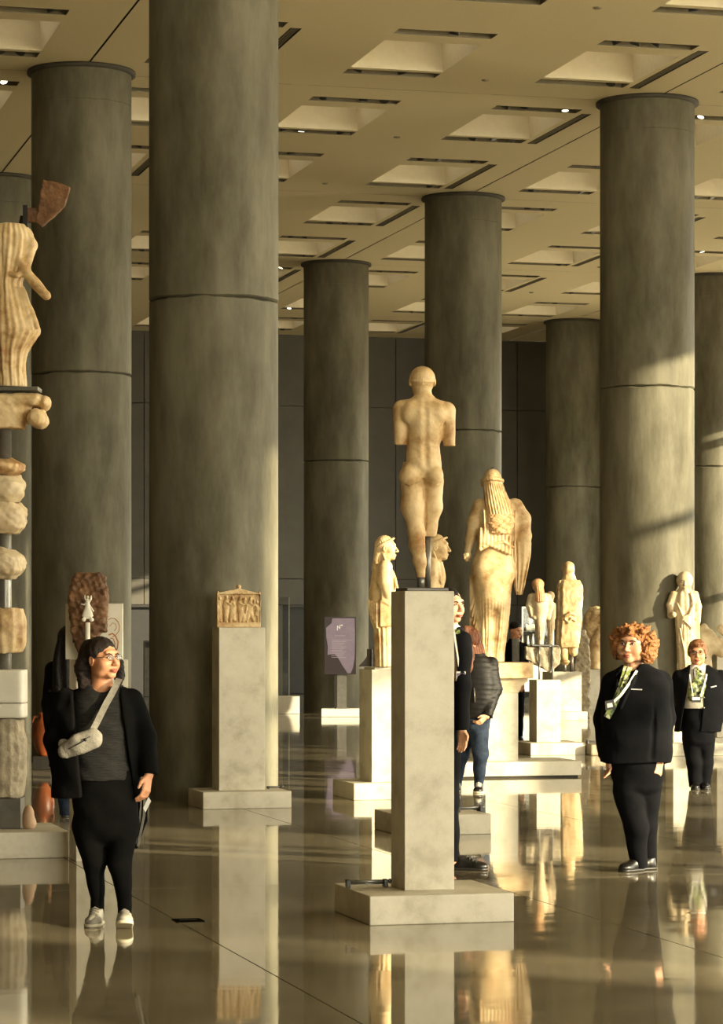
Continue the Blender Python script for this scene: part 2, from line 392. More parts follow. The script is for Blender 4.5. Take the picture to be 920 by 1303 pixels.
def hole(x, y):
    for cx in CNX:
        if abs(x - cx) < .6:
            for cy in CUY:
                if any(a < y - cy < b for a, b in (S1, FN, S2)): return True
    for cx in VENTX:
        if cx + .69 < x < cx + .83 and any(abs(y - cy) < 1.2 for cy in CUY): return True
    if any(abs(x - q) < .013 for q in (5.31, 12.87, 20.43)) or any(abs(y - q) < .006 for q in (17.4, 25.85, 34.3, 42.75, 51.2, 59.65)): return True
    return False
bm = bmesh.new(); vg = {}
def V_(i, j):
    if (i, j) not in vg: vg[i, j] = bm.verts.new((xs[i], ys[j], CEIL))
    return vg[i, j]
for i in range(len(xs) - 1):
    for j in range(len(ys) - 1):
        if not hole((xs[i] + xs[i + 1]) / 2, (ys[j] + ys[j + 1]) / 2):
            bm.faces.new((V_(i, j), V_(i, j + 1), V_(i + 1, j + 1), V_(i + 1, j)))
for f in bm.faces:
    pass
me = bpy.data.meshes.new('ceiling_sheet'); bm.to_mesh(me); bm.free(); link('ceiling_sheet', me, M['ceiling'], ce)
box('ceiling_slab', XL, XR, YF, YB, CEIL + .55, CEIL + .75, M['joint'], ce)
bm = bmesh.new()
for x in (5.31, 12.87, 20.43): add_box(bm, x - .03, x + .03, YF, YB, CEIL + .05, CEIL + .06)
for y in (17.4, 25.85, 34.3, 42.75, 51.2, 59.65): add_box(bm, XL, XR, y - .03, y + .03, CEIL + .02, CEIL + .03)
tag(bm_obj('joint_backing', bm, M['slot'], ce), kind='structure')
def shell_mesh(name, x0, x1, y0, y1, dep, taper=0.0):
    bm = bmesh.new(); lo = [bm.verts.new(p) for p in ((x0, y0, 0), (x1, y0, 0), (x1, y1, 0), (x0, y1, 0))]
    hi = [bm.verts.new(p) for p in ((x0 + taper, y0 + taper, dep), (x1 - taper, y0 + taper, dep), (x1 - taper, y1 - taper, dep), (x0 + taper, y1 - taper, dep))]
    for i in range(4): bm.faces.new((lo[i], lo[(i + 1) % 4], hi[(i + 1) % 4], hi[i]))
    bm.faces.new(hi); me = bpy.data.meshes.new(name); bm.to_mesh(me); bm.free(); return me
fun = shell_mesh('coffer_recess', -.6, .6, FN[0], FN[1], .42, .03); fun.materials.append(M['recess'])
M['lamp'] = emit('coffer_lamp_glow', (1, .86, .62), .15)
lamp_me = bpy.data.meshes.new('light_panel'); lamp_me.from_pydata([(-.5, -.7, .415), (.5, -.7, .415), (.5, .67, .415), (-.5, .67, .415)], [], [(0, 3, 2, 1)]); lamp_me.materials.append(M['lamp'])
sl1 = shell_mesh('spotlight_slot', -.6, .6, S1[0], S1[1], .2); sl1.materials.append(M['slot'])
sl2 = shell_mesh('spotlight_slot', -.6, .6, S2[0], S2[1], .2); sl2.materials.append(M['slot'])
bm = bmesh.new()
add_box(bm, .69, .83, -1.2, 1.2, .05, .07)
vb = bpy.data.meshes.new('vent_backing'); bm.to_mesh(vb); bm.free(); vb.materials.append(M['black'])
bm = bmesh.new(); add_box(bm, -.006, .006, -1.19, 1.19, 0.002, .045)
vs = bpy.data.meshes.new('vent_slat'); bm.to_mesh(vs); bm.free(); vs.materials.append(M['slot'])
bm = bmesh.new(); bmesh.ops.create_cone(bm, cap_ends=True, segments=14, radius1=.062, radius2=.05, depth=.15)
sp_me = bpy.data.meshes.new('spot_body'); bm.to_mesh(sp_me); bm.free(); sp_me.materials.append(M['black'])
for p in sp_me.polygons: p.use_smooth = len(p.vertices) == 4
bm = bmesh.new(); bmesh.ops.create_circle(bm, cap_ends=True, segments=14, radius=.045, matrix=Matrix.Translation((0, 0, -.077)))
le_dark = bpy.data.meshes.new('spot_lens'); bm.to_mesh(le_dark); bm.free(); le_lit = le_dark.copy(); le_dark.materials.append(M['black']); le_lit.materials.append(emit('spot_lit', (1, .88, .62), 1.1))
bm = bmesh.new(); bmesh.ops.create_circle(bm, cap_ends=True, segments=14, radius=.045)
def project(x, y, z):
    d = x * FX + y * FY; X = x * RX + y * RY
    return (CX + F * X / d, HY - F * (z - EYE) / d, d) if d > 1 else (-9e9, 0, d)
nspot = 0
for cx in CNX:
    for cy in CUY:
        px, py, d = project(cx, cy, CEIL)
        if not (-260 < px < 1180 and py > -260): continue
        co = empty('ceiling_coffer', None, None, (0, 0, 0)); co.parent = ce; co.location = (cx, cy, CEIL)
        link('coffer_recess', fun, None, co); link('light_panel', lamp_me, None, co); link('spotlight_slot', sl1, None, co); link('spotlight_slot', sl2, None, co)
        for a, b in (S1, S2):
            if d > 64 or nspot > 285: continue
            for q in RNG.choice([-.42, -.15, .12, .40], size=int(RNG.choice([1, 2, 3], p=[.35, .4, .25])), replace=False):
                sx_, sy_ = cx + q, cy + (a + b) / 2
                o = empty('spotlight', 'small dark spotlight tilted inside a ceiling slot', 'spotlight', (sx_, sy_, CEIL + .075), group='spotlights in the ceiling slots')
                o.rotation_euler = (RNG.uniform(-.5, .5), RNG.uniform(-.6, .6), 0)
                link('spot_body', sp_me, None, o); link('spot_lens', le_lit if RNG.random() < .1 else le_dark, None, o); nspot += 1
                tube('spot_stem', [(0, 0, .05), (0, 0, .125)], .012, M['black'], o, 6)
        if cx in VENTX:
            v = empty('ceiling_vent', 'long dark linear air vent beside a ceiling coffer', 'vent', (cx, cy, CEIL), group='linear vents in the ceiling')
            link('vent_backing', vb, None, v)
            for q in (.725, .76, .795):
                s_ = link('vent_slat', vs, None, v); s_.location.x = q
for k in range(-1, 3):
    for j in range(-1, 6):
        x, y = 10.35 + 7.57 * k, 33.4 + 4.24 * j
        px, py, d = project(x, y, CEIL)
        if -50 < px < 970 and py > -60:
            bm = bmesh.new(); lathe(bm, [(.05, .01), (.05, -.006), (.035, -.016), (.015, -.02)], 16)
            o = bm_obj('smoke_detector', bm, M['slot'], None, True); o.location = (x, y, CEIL); tag(o, 'small round smoke detector on the plain ceiling band', 'smoke detector', 'smoke detectors on the ceiling')
# ---- walls
wb = empty('wall_back', None, None, (0, 0, 0), kind='structure')
PX0 = 17.6 - 1.54 * 20
D1 = [wpt(166, 67.5)[0] - .5, wpt(198, 67.5)[0] + .15]; D2 = [wpt(340, 67.4)[0], wpt(384, 67.4)[0]]; D3 = [wpt(455, 67.2)[0], wpt(476, 67.2)[0]]
x = PX0
edges = []
while x < XR:
    if x + 1.54 > XL: edges.append((max(x, XL), min(x + 1.54, XR)))
    x += 1.54
for a, b in edges:
    for z0, z1 in ((2.76, 6.9), (6.9, CEIL), (2.14, 2.76)):
        box('wall_panel', a + .008, b - .008, YB, YB + .1, z0 + .008, z1 - .008, M['wall'], wb)
    segs = [(a, b)]
    for q0, q1 in (D1, D2):
        ns = []
        for s0, s1 in segs:
            if q1 <= s0 or q0 >= s1: ns.append((s0, s1))
            else:
                if q0 > s0: ns.append((s0, q0))
                if q1 < s1: ns.append((q1, s1))
        segs = ns
    for s0, s1 in segs:
        if s1 - s0 > .03: box('wall_panel', s0 + .004, s1 - .004, YB, YB + .1, 0, 2.132, M['wall'], wb)
box('wall_backing', XL, XR, YB + .35, YB + .45, -.3, CEIL + .75, M['joint'], wb); box('threshold', XL, XR, YB, YB + .35, -.3, -.001, M['joint'], wb)
bm = bmesh.new(); add_box(bm, XL, XR, YB + .10, YB + .13, 2.14, CEIL); bm_obj('wall_core', bm, M['joint'], wb)
for i, q in enumerate((D1, D2)):
    d_ = empty('door_%d' % (i + 1), None, None, ((q[0] + q[1]) / 2, YB + .22, 0), kind='structure'); hw = (q[1] - q[0]) / 2
    box('door_leaf', -hw, hw, 0, .04, .01, 2.13, M['door_dark'], d_)
    box('door_frame', -hw, -hw + .05, -.2, 0, 0, 2.14, M['black'], d_); box('door_frame', hw - .05, hw, -.2, 0, 0, 2.14, M['black'], d_); box('door_frame', -hw, hw, -.2, 0, 2.08, 2.14, M['black'], d_)
    tube('door_handle', [(hw - .16, -.03, 1.05), (hw - .16, -.06, 1.05), (hw - .30, -.06, 1.05)], .012, M['steel'], d_)
wl = empty('wall_left', None, None, (0, 0, 0), kind='structure'); box('wall_face', XL - .2, XL, YF, YB, 0, CEIL + .5, M['wall'], wl)
wr = empty('wall_right', None, None, (0, 0, 0), kind='structure')
OPEN = [(-6.3, -4.9, .1, 8.5), (.4, 4.0, .1, 8.5), (8.3, 15.45, .1, 8.55), (18.2, 25.2, .1, 8.2), (36.2, 39.3, .1, 8.5), (47, 55.5, .1, 6.3)]  # openings and head heights chosen to place the sun patches
prev = YF
for a, b, z0, z1 in OPEN:
    box('wall_light_blocker', XR, XR + .3, prev, a, 0, CEIL + .5, M['wall_pale'], wr); box('wall_head', XR, XR + .3, a, b, z1, CEIL + .5, M['wall_pale'], wr); box('wall_foot', XR, XR + .3, a, b, -.1, z0, M['wall_pale'], wr); prev = b  # unseen solid stretches and heads added to block sun between the patches
box('wall_light_blocker', XR, XR + .3, prev, YB, 0, CEIL + .5, M['wall_pale'], wr)  # last added stretch, also keeps sun out
for i, (a, b, z0, z1) in enumerate(OPEN):
    wdw = empty('window_%d' % (i + 1), None, None, (XR + .15, (a + b) / 2, z0), kind='structure'); hw = (b - a) / 2
    n = max(1, round((b - a) / 2.4))
    for k in range(n + 1):
        y = -hw + 2 * hw * k / n; box('window_mullion', -.1, .1, y - .035, y + .035, 0, z1 - z0, M['steel'], wdw)
    for z in (2.9, 5.95): box('window_transom', -.08, .08, -hw, hw, z - .06, z + .06, M['steel'], wdw)
    for k in range(n): box('window_pane', -.01, .01, -hw + 2 * hw * k / n, -hw + 2 * hw * (k + 1) / n, 0, z1 - z0, M['glass'], wdw)
    portal((XR + .1, (a + b) / 2, (z0 + z1) / 2), (0, PI / 2, 0), z1 - z0, b - a)
wn = empty('wall_rear', None, None, (0, 0, 0), kind='structure')
box('wall_foot', XL, XR, YF - .3, YF, -.1, .15, M['wall_pale'], wn); box('wall_head', XL, XR, YF - .3, YF, 8.3, CEIL + .5, M['wall_pale'], wn)
box('wall_light_blocker', XL, 5, YF - .3, YF, 0, CEIL, M['wall'], wn)  # unseen pier added to cut window light from the rear left
w6 = empty('window_7', None, None, (14, YF - .15, .15), kind='structure')
for k in range(8):
    box('window_mullion', -9 + 18 * k / 7 - .035, -9 + 18 * k / 7 + .035, -.1, .1, 0, 8.15, M['steel'], w6)
for z in (2.9, 5.8): box('window_transom', -9, 9, -.08, .08, z - .06, z + .06, M['steel'], w6)
for k in range(7): box('window_pane', -9 + 18 * k / 7, -9 + 18 * (k + 1) / 7, -.01, .01, 0, 8.15, M['glass'], w6)
portal((14, YF - .05, 4.2), (PI / 2, 0, 0), 18, 8.1)

tr = empty('terrace_ground', None, None, (0, 0, 0), kind='structure')
M['paving'] = mat('terrace_paving', (.30, .27, .21), (.38, .345, .275), .8, 2)
box('paving_slab', XR + .3, XR + 60, YF - 60, YB + 40, -.6, -.15, M['paving'], tr); box('paving_slab', XL - 40, XR + .3, YF - 60, YF - .3, -.6, -.15, M['paving'], tr)

# ---- concrete columns
def column(x, y, label):
    o = empty('concrete_column', label, 'column', (x, y, 0), kind='thing')
    JZ = 4.8; r = .622; seg = 64; rj = np.random.default_rng(int(x * 31 + y * 7)); jz = rj.normal(0, .009, seg); jz = (jz + np.roll(jz, 1) + np.roll(jz, 2)) / 2
    bm = bmesh.new(); lathe(bm, [(r, .0), (r, JZ - .022), (r - .022, JZ - .008)], seg, lambda i, k: jz[k] if i else 0); bm_obj('lower_shaft', bm, M['concrete'], o, True)
    bm = bmesh.new(); lathe(bm, [(r - .022, JZ - .004), (r + .002, JZ + .014), (r + .002, CEIL - .45), (r - .003, CEIL - .445), (r + .002, CEIL - .44), (r + .002, CEIL - .01)], seg, lambda i, k: jz[(k + 9) % seg] * .7 if i < 2 else 0)
    u = bm_obj('upper_shaft', bm, M['concrete'], o, True)
    bm = bmesh.new(); lathe(bm, [(r - .03, JZ - .08), (r - .03, JZ + .08)], seg); bm_obj('shaft_joint', bm, M['joint'], o, True)
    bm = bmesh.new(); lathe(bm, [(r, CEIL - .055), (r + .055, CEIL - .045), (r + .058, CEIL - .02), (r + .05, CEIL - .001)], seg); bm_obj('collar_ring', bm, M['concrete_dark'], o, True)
    for p in list(o.children):
        if p.name.startswith(('lower', 'upper')):
            m = p.modifiers.new('edge', 'EDGE_SPLIT'); m.split_angle = math.radians(40)
    return o
column(5.33, 26.05, 'widest nearest concrete column, behind the pedestal with the carved relief plaque')
column(5.31, 34.2, 'dark concrete column behind the brown stone fragment and dark-haired visitor')
column(5.31, 42.75, 'sliver of concrete column behind the winged statue fragment')
column(12.87, 34.3, 'sunlit concrete column behind the curly-haired guard, crossed by a slanted shadow edge')
column(12.87, 42.75, 'concrete column behind the nude youth statue')
column(12.87, 51.2, 'concrete column behind the purple information panel')
column(20.57, 59.6, 'concrete column behind the flat-backed stone statue')
column(20.6, 51.2, 'half-hidden concrete column behind the short-haired guard')

# ================================================================== PEDESTALS AND DISPLAYS (x, y in the world: fronts face -Y)
def pedestal(label, x0, x1, y0, y1, top, px0=None, px1=None, py0=None, py1=None, ph=.165, name='pedestal', gap=0):
    """shaft x0..x1, y0..y1 up to top; plinth px0..px1, py0..py1 of height ph"""
    o = empty(name, label, 'pedestal', ((x0 + x1) / 2, (y0 + y1) / 2, 0))
    cx, cy = (x0 + x1) / 2, (y0 + y1) / 2
    if px0 is not None:
        box('plinth', px0 - cx, px1 - cx, py0 - cy, py1 - cy, gap, ph, M['limestone'], o, .006)
        if gap: box('shadow_gap', px0 + .03 - cx, px1 - .03 - cx, py0 + .03 - cy, py1 - .03 - cy, 0, gap, M['joint'], o)
    if top: box('shaft', x0 - cx, x1 - cx, y0 - cy, y1 - cy, ph if px0 is not None else 0, top, M['limestone'], o, .004)
    return o
def gauge(x, y, z, rz, label, sc_=1):
    o = empty('display_barrier_bracket', label, 'bracket', (x, y, z + .004), rz)
    o.scale = (sc_, sc_, sc_)
    tube('rail', [(-.12, 0, .035), (.12, 0, .035)], .009, M['steel'], o); tube('rail', [(-.12, .03, .02), (.12, .03, .02)], .006, M['steel'], o)
    for q in (-.11, .11):
        bm = bmesh.new(); add_box(bm, q - .012, q + .012, -.02, .04, 0, .045, .003); bm_obj('foot', bm, M['black'], o)
    bm = bmesh.new(); bmesh.ops.create_uvsphere(bm, u_segments=10, v_segments=8, radius=.014, matrix=Matrix.Translation((.135, 0, .035))); bm_obj('end_knob', bm, M['steel'], o, True)
ped = pedestal('tall limestone pedestal under the nude youth statue, nearest of all', 4.226, 4.522, 15.2, 15.5, 1.885, 3.95, 4.80, 14.94, 15.76)
box('top_plate', -.125, .125, -.115, .135, 1.885, 1.905, M['plate'], ped, .004)
gauge(4.06, 15.42, .165, -.1, 'small metal bracket with rails on the plinth of the nearest pedestal')
pr = pedestal('limestone pedestal under the carved relief plaque, against the nearest column', 5.14, 5.575, 24.88, 25.2, 1.66, 4.945, 5.775, 24.66, 25.36, .155)
gauge(5.69, 24.98, .155, .2, 'small metal bracket on the plinth of the relief plaque pedestal', .6)
pk = pedestal('limestone pedestal under the veiled maiden statue seen in profile', 6.82, 7.30, 25.72, 26.2, 1.25, 6.6, 7.45, 25.56, 26.4, .162)
box('statue_block', -.20, .22, -.2, .2, 1.25, 1.272, M['limestone'], pk, .003)
pt = pedestal('limestone pedestal hidden behind the nearest pedestal, with a visible low plinth', 5.98, 6.28, 21.45, 21.75, 1.25, 5.85, 6.62, 21.2, 21.98, .162)
gauge(6.50, 21.42, .162, .3, 'dark metal bracket on the low plinth beside the black leather shoe')
# Antenor group
AX, AY = [v for v in wpt(632, 30.6)]
pa = pedestal('wide low plinth and pedestal under the large long-haired maiden statue', AX - .19, AX + .19, AY - .19, AY + .19, .93, AX - .84, AX + .85, AY - .42, AY + .42, .178, gap=.02)
bm = bmesh.new()
prism(bm, [(-.19, .93), (.19, .93), (.215, .965), (.225, 1.0), (.30, 1.06), (.30, 1.09), (-.30, 1.09), (-.30, 1.06), (-.225, 1.0), (-.215, .965)], -.2, .2)
bm_obj('moulded_capital', bm, M['marble_pale'], pa)
box('capital_slab', -.36, .335, -.3, .3, 1.09, 1.265, M['marble'], pa, .012)
p5 = pedestal('small limestone pedestal carrying two rods and a broken stone shelf', 11.19, 11.515, 33.87, 34.19, .965, 11.02, 11.76, 33.6, 34.4, .16)
p6 = pedestal('limestone pedestal under the flat-backed stone statue', 15.42, 15.98, 45.85, 46.35, .845, 15.38, 16.0, 45.6, 46.5, .15)
p7 = pedestal('low broad limestone block behind the flat-backed statue pedestal', *(lambda a, b: (a[0], b[0], a[1], a[1] + .8))(wpt(741, 54.5), wpt(790, 54.5)), .78)
p8 = pedestal('limestone pedestal under the standing maiden statue at the sunlit column', 12.86, 13.24, 33.32, 33.6, .93, 12.62, 13.42, 33.0, 33.62, .16)
p9 = pedestal('limestone pedestal beside the broken horse statue, at the right picture edge', 14.02, 14.6, 34.7, 35.2, 1.36, 13.72, 14.9, 34.55, 35.4, .16)
bx_ = wpt(759.5, 35.45)
o = box('stone_block', -.115, .115, -.1, .3, 0, .14, M['stone_grey'], None, .02); o.location = (bx_[0], bx_[1], 0); tag(o, 'low dark grey stone block on the floor left of the curly-haired guard', 'stone block')
gauge(bx_[0], bx_[1] + .05, .14, .1, 'small bracket lying on the low dark grey stone block')
# relief plaque
RS = 25.0 / F
def plaque():
    o = empty('relief_plaque', 'small gabled marble relief plaque carved with a row of figures', 'relief', (5.355, 25.02, 1.66), 0)
    s = SDF((-.25, -.08, -.02), (.25, .08, .44), .004)
    q = lambda a, b: ((a - 450) / 920 * 75 * RS, (795 - b) / 920 * 75 * RS)
    x0, _ = q(90, 0); x1, _ = q(805, 0); zt = q(0, 240)[1]
    s.bx(((x0 + x1) / 2, .01, zt / 2), ((x1 - x0) / 2, .035, zt / 2), .002, rd=.008)
    # gable and knob
    g = [q(90, 250), q(450, 170), q(805, 260)]
    s.planes([((-(g[1][1] - g[0][1]), 0, g[1][0] - g[0][0]), -(g[1][1] - g[0][1]) * g[0][0] + (g[1][0] - g[0][0]) * g[0][1]),
              ((g[1][1] - g[2][1], 0, g[2][0] - g[1][0]), (g[1][1] - g[2][1]) * g[1][0] + (g[2][0] - g[1][0]) * g[1][1]),
              ((0, 0, -1), -zt + .03), ((0, -1, 0), .03), ((0, 1, 0), .045), ((1, 0, 0), x1), ((-1, 0, 0), -x0)], (x0, -.03, zt - .03), (x1, .045, g[1][1]), .004, 'u')
    k = q(450, 145); s.ell((k[0], .005, k[1]), (.024, .035, .024), .012)
    for a in (115, 785): k = q(a, 240); s.ell((k[0], .005, k[1]), (.012, .03, .016), .006)
    a, b = q(110, 265), q(795, 715)
    s.bx(((a[0] + b[0]) / 2, -.045, (a[1] + b[1]) / 2), ((b[0] - a[0]) / 2, .050, (a[1] - b[1]) / 2), .003, mode='s')
    def figure(hx, hy, hip, f1, f2, arm=None, r=.024):
        P = lambda t, y=-.003: (q(*t)[0], y, q(*t)[1])
        s.ell(P((hx, hy), -.018), (.0155, .015, .020), .004)
        s.cap(P((hx, hy + 60)), P(hip), r * .8, r, .01, flat=(1, .7)); s.cap(P(hip), P(f1), r, .010, .012, flat=(1, .7))
        s.cap(P(hip), P(f2), r, .012, .012, flat=(1, .7)); s.cap(P((f1[0], f1[1])), P((f1[0] + 30, f1[1] + 6), -.014), .007, .006, .006)
        if arm: s.cap(P((hx - 5, hy + 80), -.02), P(arm[0], -.024), .009, .008, .005); s.cap(P(arm[0], -.024), P(arm[1], -.02), .008, .006, .005)
    figure(140, 330, (135, 480), (120, 690), (165, 700), None, .02)
    figure(250, 310, (240, 480), (225, 700), (255, 700), ((300, 430), (320, 400)), .03)
    figure(350, 320, (350, 500), (380, 690), (315, 700), ((380, 450), (350, 490)), .03)
    figure(470, 330, (480, 500), (550, 690), (470, 690), ((520, 430), (480, 490)), .026)
    figure(545, 345, (550, 520), (560, 695), (520, 690), ((580, 430), (560, 560)), .018)
    figure(640, 330, (625, 500), (695, 690), (590, 690), ((690, 440), (640, 480)), .028)
    figure(745, 380, (765, 500), (720, 600), (770, 690), ((700, 420), (705, 350)), .018)
    s.noise(.0016, 90, 3)
    s.obj('carved_slab', M['marble'], o)
plaque()

# ================================================================== STATUES
class Fig:
    """local frame: x to the right of the picture, y away, z up; W turns picture measures into local metres at distance d"""
    def __init__(s, name, label, cat, px0, d, z=0, turn=0, group=None):
        s.px0, s.d, s.s, s.z = px0, d, d / F, z
        x, y = wpt(px0, d); s.o = empty(name, label, cat, (x, y, z), -YAW + turn, group)
    def X(s, px): return (px - s.px0) * s.s
    def Z(s, py): return EYE + (HY - py) * s.s - s.z
    def W(s, px, py, y=0): return (s.X(px), y, s.Z(py))
    def rows(s, L): return [(s.Z(r[0]), s.X((r[1] + r[2]) / 2), r[4] if len(r) > 4 else 0, (r[2] - r[1]) / 2 * s.s, r[3]) for r in L]
def stand(fig, name, pts, r, m='steel'): return tube(name, pts, r, M[m], fig.o, 14)

# ---- nude youth seen from behind
f = Fig('youth_statue', 'nude marble youth seen from behind, arms broken off, on the nearest pedestal', 'statue', 539, 15.88, 1.905); W = f.W; s_ = f.s
g = SDF((f.X(496), -.2, -.0), (f.X(584), .2, f.Z(462)), .0036)
g.ell(W(537.5, 483, .02), (.066, .088, .080), .02); g.ell(W(536.5, 492, .055), (.055, .06, .085), .02)
g.cap(W(537.5, 492, .01), W(539.5, 512, .0), .047, .052, .02)
g.loft(f.rows([(506, 529, 549, .05), (512, 523, 556, .06), (522, 514, 566, .095), (538, 515.5, 566, .105, .005), (552, 517.5, 564, .098, .01), (566, 518.5, 559.5, .085, .005), (576, 516, 560, .088), (590, 512.5, 562, .10, -.005), (602, 511, 561.5, .085), (608, 516, 557, .06)]), .02)
g.cap(W(531, 512), W(513, 520), .032, .048, .03); g.cap(W(547, 512), W(567, 522), .032, .048, .03)           # shoulders
g.cap(W(510, 520, 0), W(508.8, 564, .0), .044, .034, .02); g.cap(W(570, 523, 0), W(571.8, 566, .0), .044, .034, .02)
g.ell(W(521, 525, -.045), (.042, .04, .062), .03, (0, .2, 0)); g.ell(W(558, 526, -.045), (.042, .04, .062), .03, (0, -.2, 0))   # shoulder blades
g.ell(W(521, 607, -.055), (.060, .062, .062), .025); g.ell(W(552.5, 606, -.05), (.052, .06, .06), .025)     # buttocks
g.chain([W(524.5, 612, .0), W(525.5, 645, .0), W(529.5, 676, -.005), W(531.5, 694, -.028), W(534, 715, -.012), W(535.8, 734.5, .0)], [.068, .065, .045, .046, .034, .024], .03)
g.chain([W(551.5, 612, .02), W(551.2, 645, .03), W(547.5, 672, .03), W(547, 686, .02)], [.060, .051, .036, .036], .028)
# furrows and hollows
[g.cap(W(540.3 + .3 * i, q[0], q[1]), W(540.6 + .3 * i, q[2], q[3]), .011, .011, .024, 's') for i, q in enumerate(((510, -.075, 524, -.103), (524, -.103, 540, -.112), (540, -.112, 556, -.098), (556, -.098, 572, -.088), (572, -.088, 592, -.100)))]
g.cap(W(541, 592, -.12), W(540, 614, -.118), .006, .012, .012, 's')
g.ell(W(530, 578, -.105), (.012, .014, .012), .02, mode='s'); g.ell(W(553, 578, -.1), (.012, .014, .012), .02, mode='s')
g.cap(W(512, 618, -.075), W(535, 616, -.075), .005, .008, .012, 's'); g.cap(W(545, 615, -.07), W(560, 615, -.06), .008, .005, .012, 's')
g.cap(W(517, 530, -.04), W(518.5, 566, -.03), .006, .006, .01, 's'); g.cap(W(564.5, 532, -.04), W(562.5, 566, -.03), .006, .006, .01, 's')
g.cap(W(540.5, 625, -.02), W(540.5, 680, 0), .008, .006, .012, 's')
g.cap(W(522, 673, -.06), W(535, 673, -.06), .006, .006, .012, 's')
for pz, px in ((566.3, 0), ): g.planes([((0, 0, 1), f.Z(566)), ((1, 0, 0), f.X(517.0)), ], (f.X(496), -.1, f.Z(585)), (f.X(517), .1, f.Z(566)), .002); g.planes([((0, 0, 1), f.Z(567.5)), ((-1, 0, 0), -f.X(563.2))], (f.X(563.2), -.1, f.Z(585)), (f.X(584), .1, f.Z(567.5)), .002)
g.planes([((0, 0, 1), f.Z(682.5)), ((-1, 0, 0), -f.X(540.8))], (f.X(540.8), -.1, f.Z(700)), (f.X(562), .15, f.Z(682.5)), .002)
g.planes([((0, 0, 1), f.Z(735))], (f.X(520), -.1, f.Z(755)), (f.X(548), .1, f.Z(735)), .002)
g.noise(.0008, 60, 1)
yb = g.obj('carved_body', M['marble'], f.o)
g = SDF((f.X(515), -.13, f.Z(503)), (f.X(560), .13, f.Z(461)), .0036)
g.ell(W(537.5, 481, .012), (.0735, .088, .0685), .01); g.ell(W(537.3, 488, .025), (.066, .078, .055), .015)
def ringtorus(c, R, r, tilt):
    n = 28; pts = [(c[0] + R[0] * math.cos(a), c[1] + R[1] * math.sin(a), c[2] + tilt * math.sin(a)) for a in [2 * PI * i / n for i in range(n + 1)]]
    for i in range(n): g.cap(pts[i], pts[i + 1], r, r, .004)
ringtorus(W(537.5, 484, .012), (.0665, .082), .0092, .012)
for q in range(-4, 5): g.cap(W(537.5 + q * 1.9, 484, -.072 + abs(q) * .004), W(537.5 + q * 1.5, 490.5, -.07 + abs(q) * .004), .007, .004, .004)
for sgn in (-1, 1): g.ell(W(537.5 + sgn * 15.3, 486, .0), (.009, .018, .026), .004)
g.add(lambda X, Y, Z: -.0012 * np.sin(150 * np.arctan2(X - f.X(537.5), Y - .01) / 3.2) + 0 * Z)
g.obj('rolled_hair', M['marble'], f.o)
stand(f, 'ankle_pin', [W(535.6, 733, 0), W(535.6, 747.6, 0)], .0205); stand(f, 'support_rod', [W(544.7, 681, .022), W(544.7, 747.6, .022)], .0165)

# ---- large maiden seen from behind
f = Fig('maiden_statue', 'largest draped marble maiden seen from behind, long hair, one arm lowered', 'statue', 630, 30.6, 1.268); W = f.W
g = SDF((f.X(586), -.36, 0), (f.X(680), .34, f.Z(594)), .0075)
cyl = lambda amp, n, z0, z1: (lambda x, y, Z: amp * np.sin(n * np.arctan2(x, -y)) * np.clip((z1 - Z) / .25, 0, 1) * np.clip((Z - z0) / .1, 0, 1))
g.loft(f.rows([(636, 611, 652, .13), (646, 604, 661, .17), (662, 605, 664, .18), (680, 608, 658, .16), (692, 606.5, 654, .155), (708, 604.5, 653, .17, -.01), (728, 602, 652, .20, -.02), (745, 602, 651, .20, -.01), (776, 604, 649, .17), (806, 606, 645.5, .16), (830, 606, 642, .165), (843, 604, 642, .17)]), .03, mod=cyl(.0035, 34, 0, .75))
g.ell(W(617, 727, -.09), (.15, .13, .17), .08); g.ell(W(642, 727, -.09), (.10, .12, .17), .08)
g.cap(W(629, 780, -.16), W(628, 842, -.15), .03, .02, .08, 's')
# left arm, bent slightly outward and hand
g.chain([W(611, 644), W(603.5, 664, -.01), W(598.5, 686, .0), W(595.5, 700, .0)], [.085, .076, .052, .04], .03)
g.ell(W(594.8, 707, .0), (.045, .045, .05), .012)
for q in range(4): g.cap(W(593 + q * 1.4, 709, -.025 + .012 * q), W(593.2 + q * 1.2, 713.5, -.02 + .012 * q), .014, .012, .006)
g.cap(W(590.6, 705.5, -.02), W(591.3, 711, -.03), .012, .010, .006)
# right arm under the mantle and hanging cloth
g.chain([W(656, 644), W(665, 660), W(669.5, 682, .0), W(669, 706, .03)], [.085, .085, .055, .05], .04)
g.cap(W(664, 665, .02), W(664, 712, .04), .085, .07, .04)
rowsL = f.rows([(690, 651, 675, .06, .02), (712, 653, 673.5, .055, .03), (730, 655, 670, .045, .03), (746, 655, 667, .04, .03), (757, 658, 664, .03, .03)])
g.loft(rowsL, .015, mod=lambda x, y, Z: .010 * np.sin(9 * x + 1.5) + 0 * Z)
# skirt pulled to the left with fan of folds
def fan(X, Y, Z):
    return None
g.planes([((0, 1, 0), .08), ((0, -1, 0), .04), ((-1, 0, 0), -f.X(597.5)), ((1, 0, 0), f.X(616)), ((0, 0, 1), f.Z(733)), ((0, 0, -1), -f.Z(842)), ((-.75, 0, 1), f.Z(733) + .75 * -f.X(600))], (f.X(597), -.05, f.Z(842)), (f.X(616), .09, f.Z(733)), .05, 'u')
for q in range(9):
    g.cap(W(611 + q * .5, 738 + q * 2, -.05 - q * .006), W(598.5 + q * 1.9, 775 + q * 9.5 if q < 6 else 838, -.045 - q * .014), .012, .014, .01)
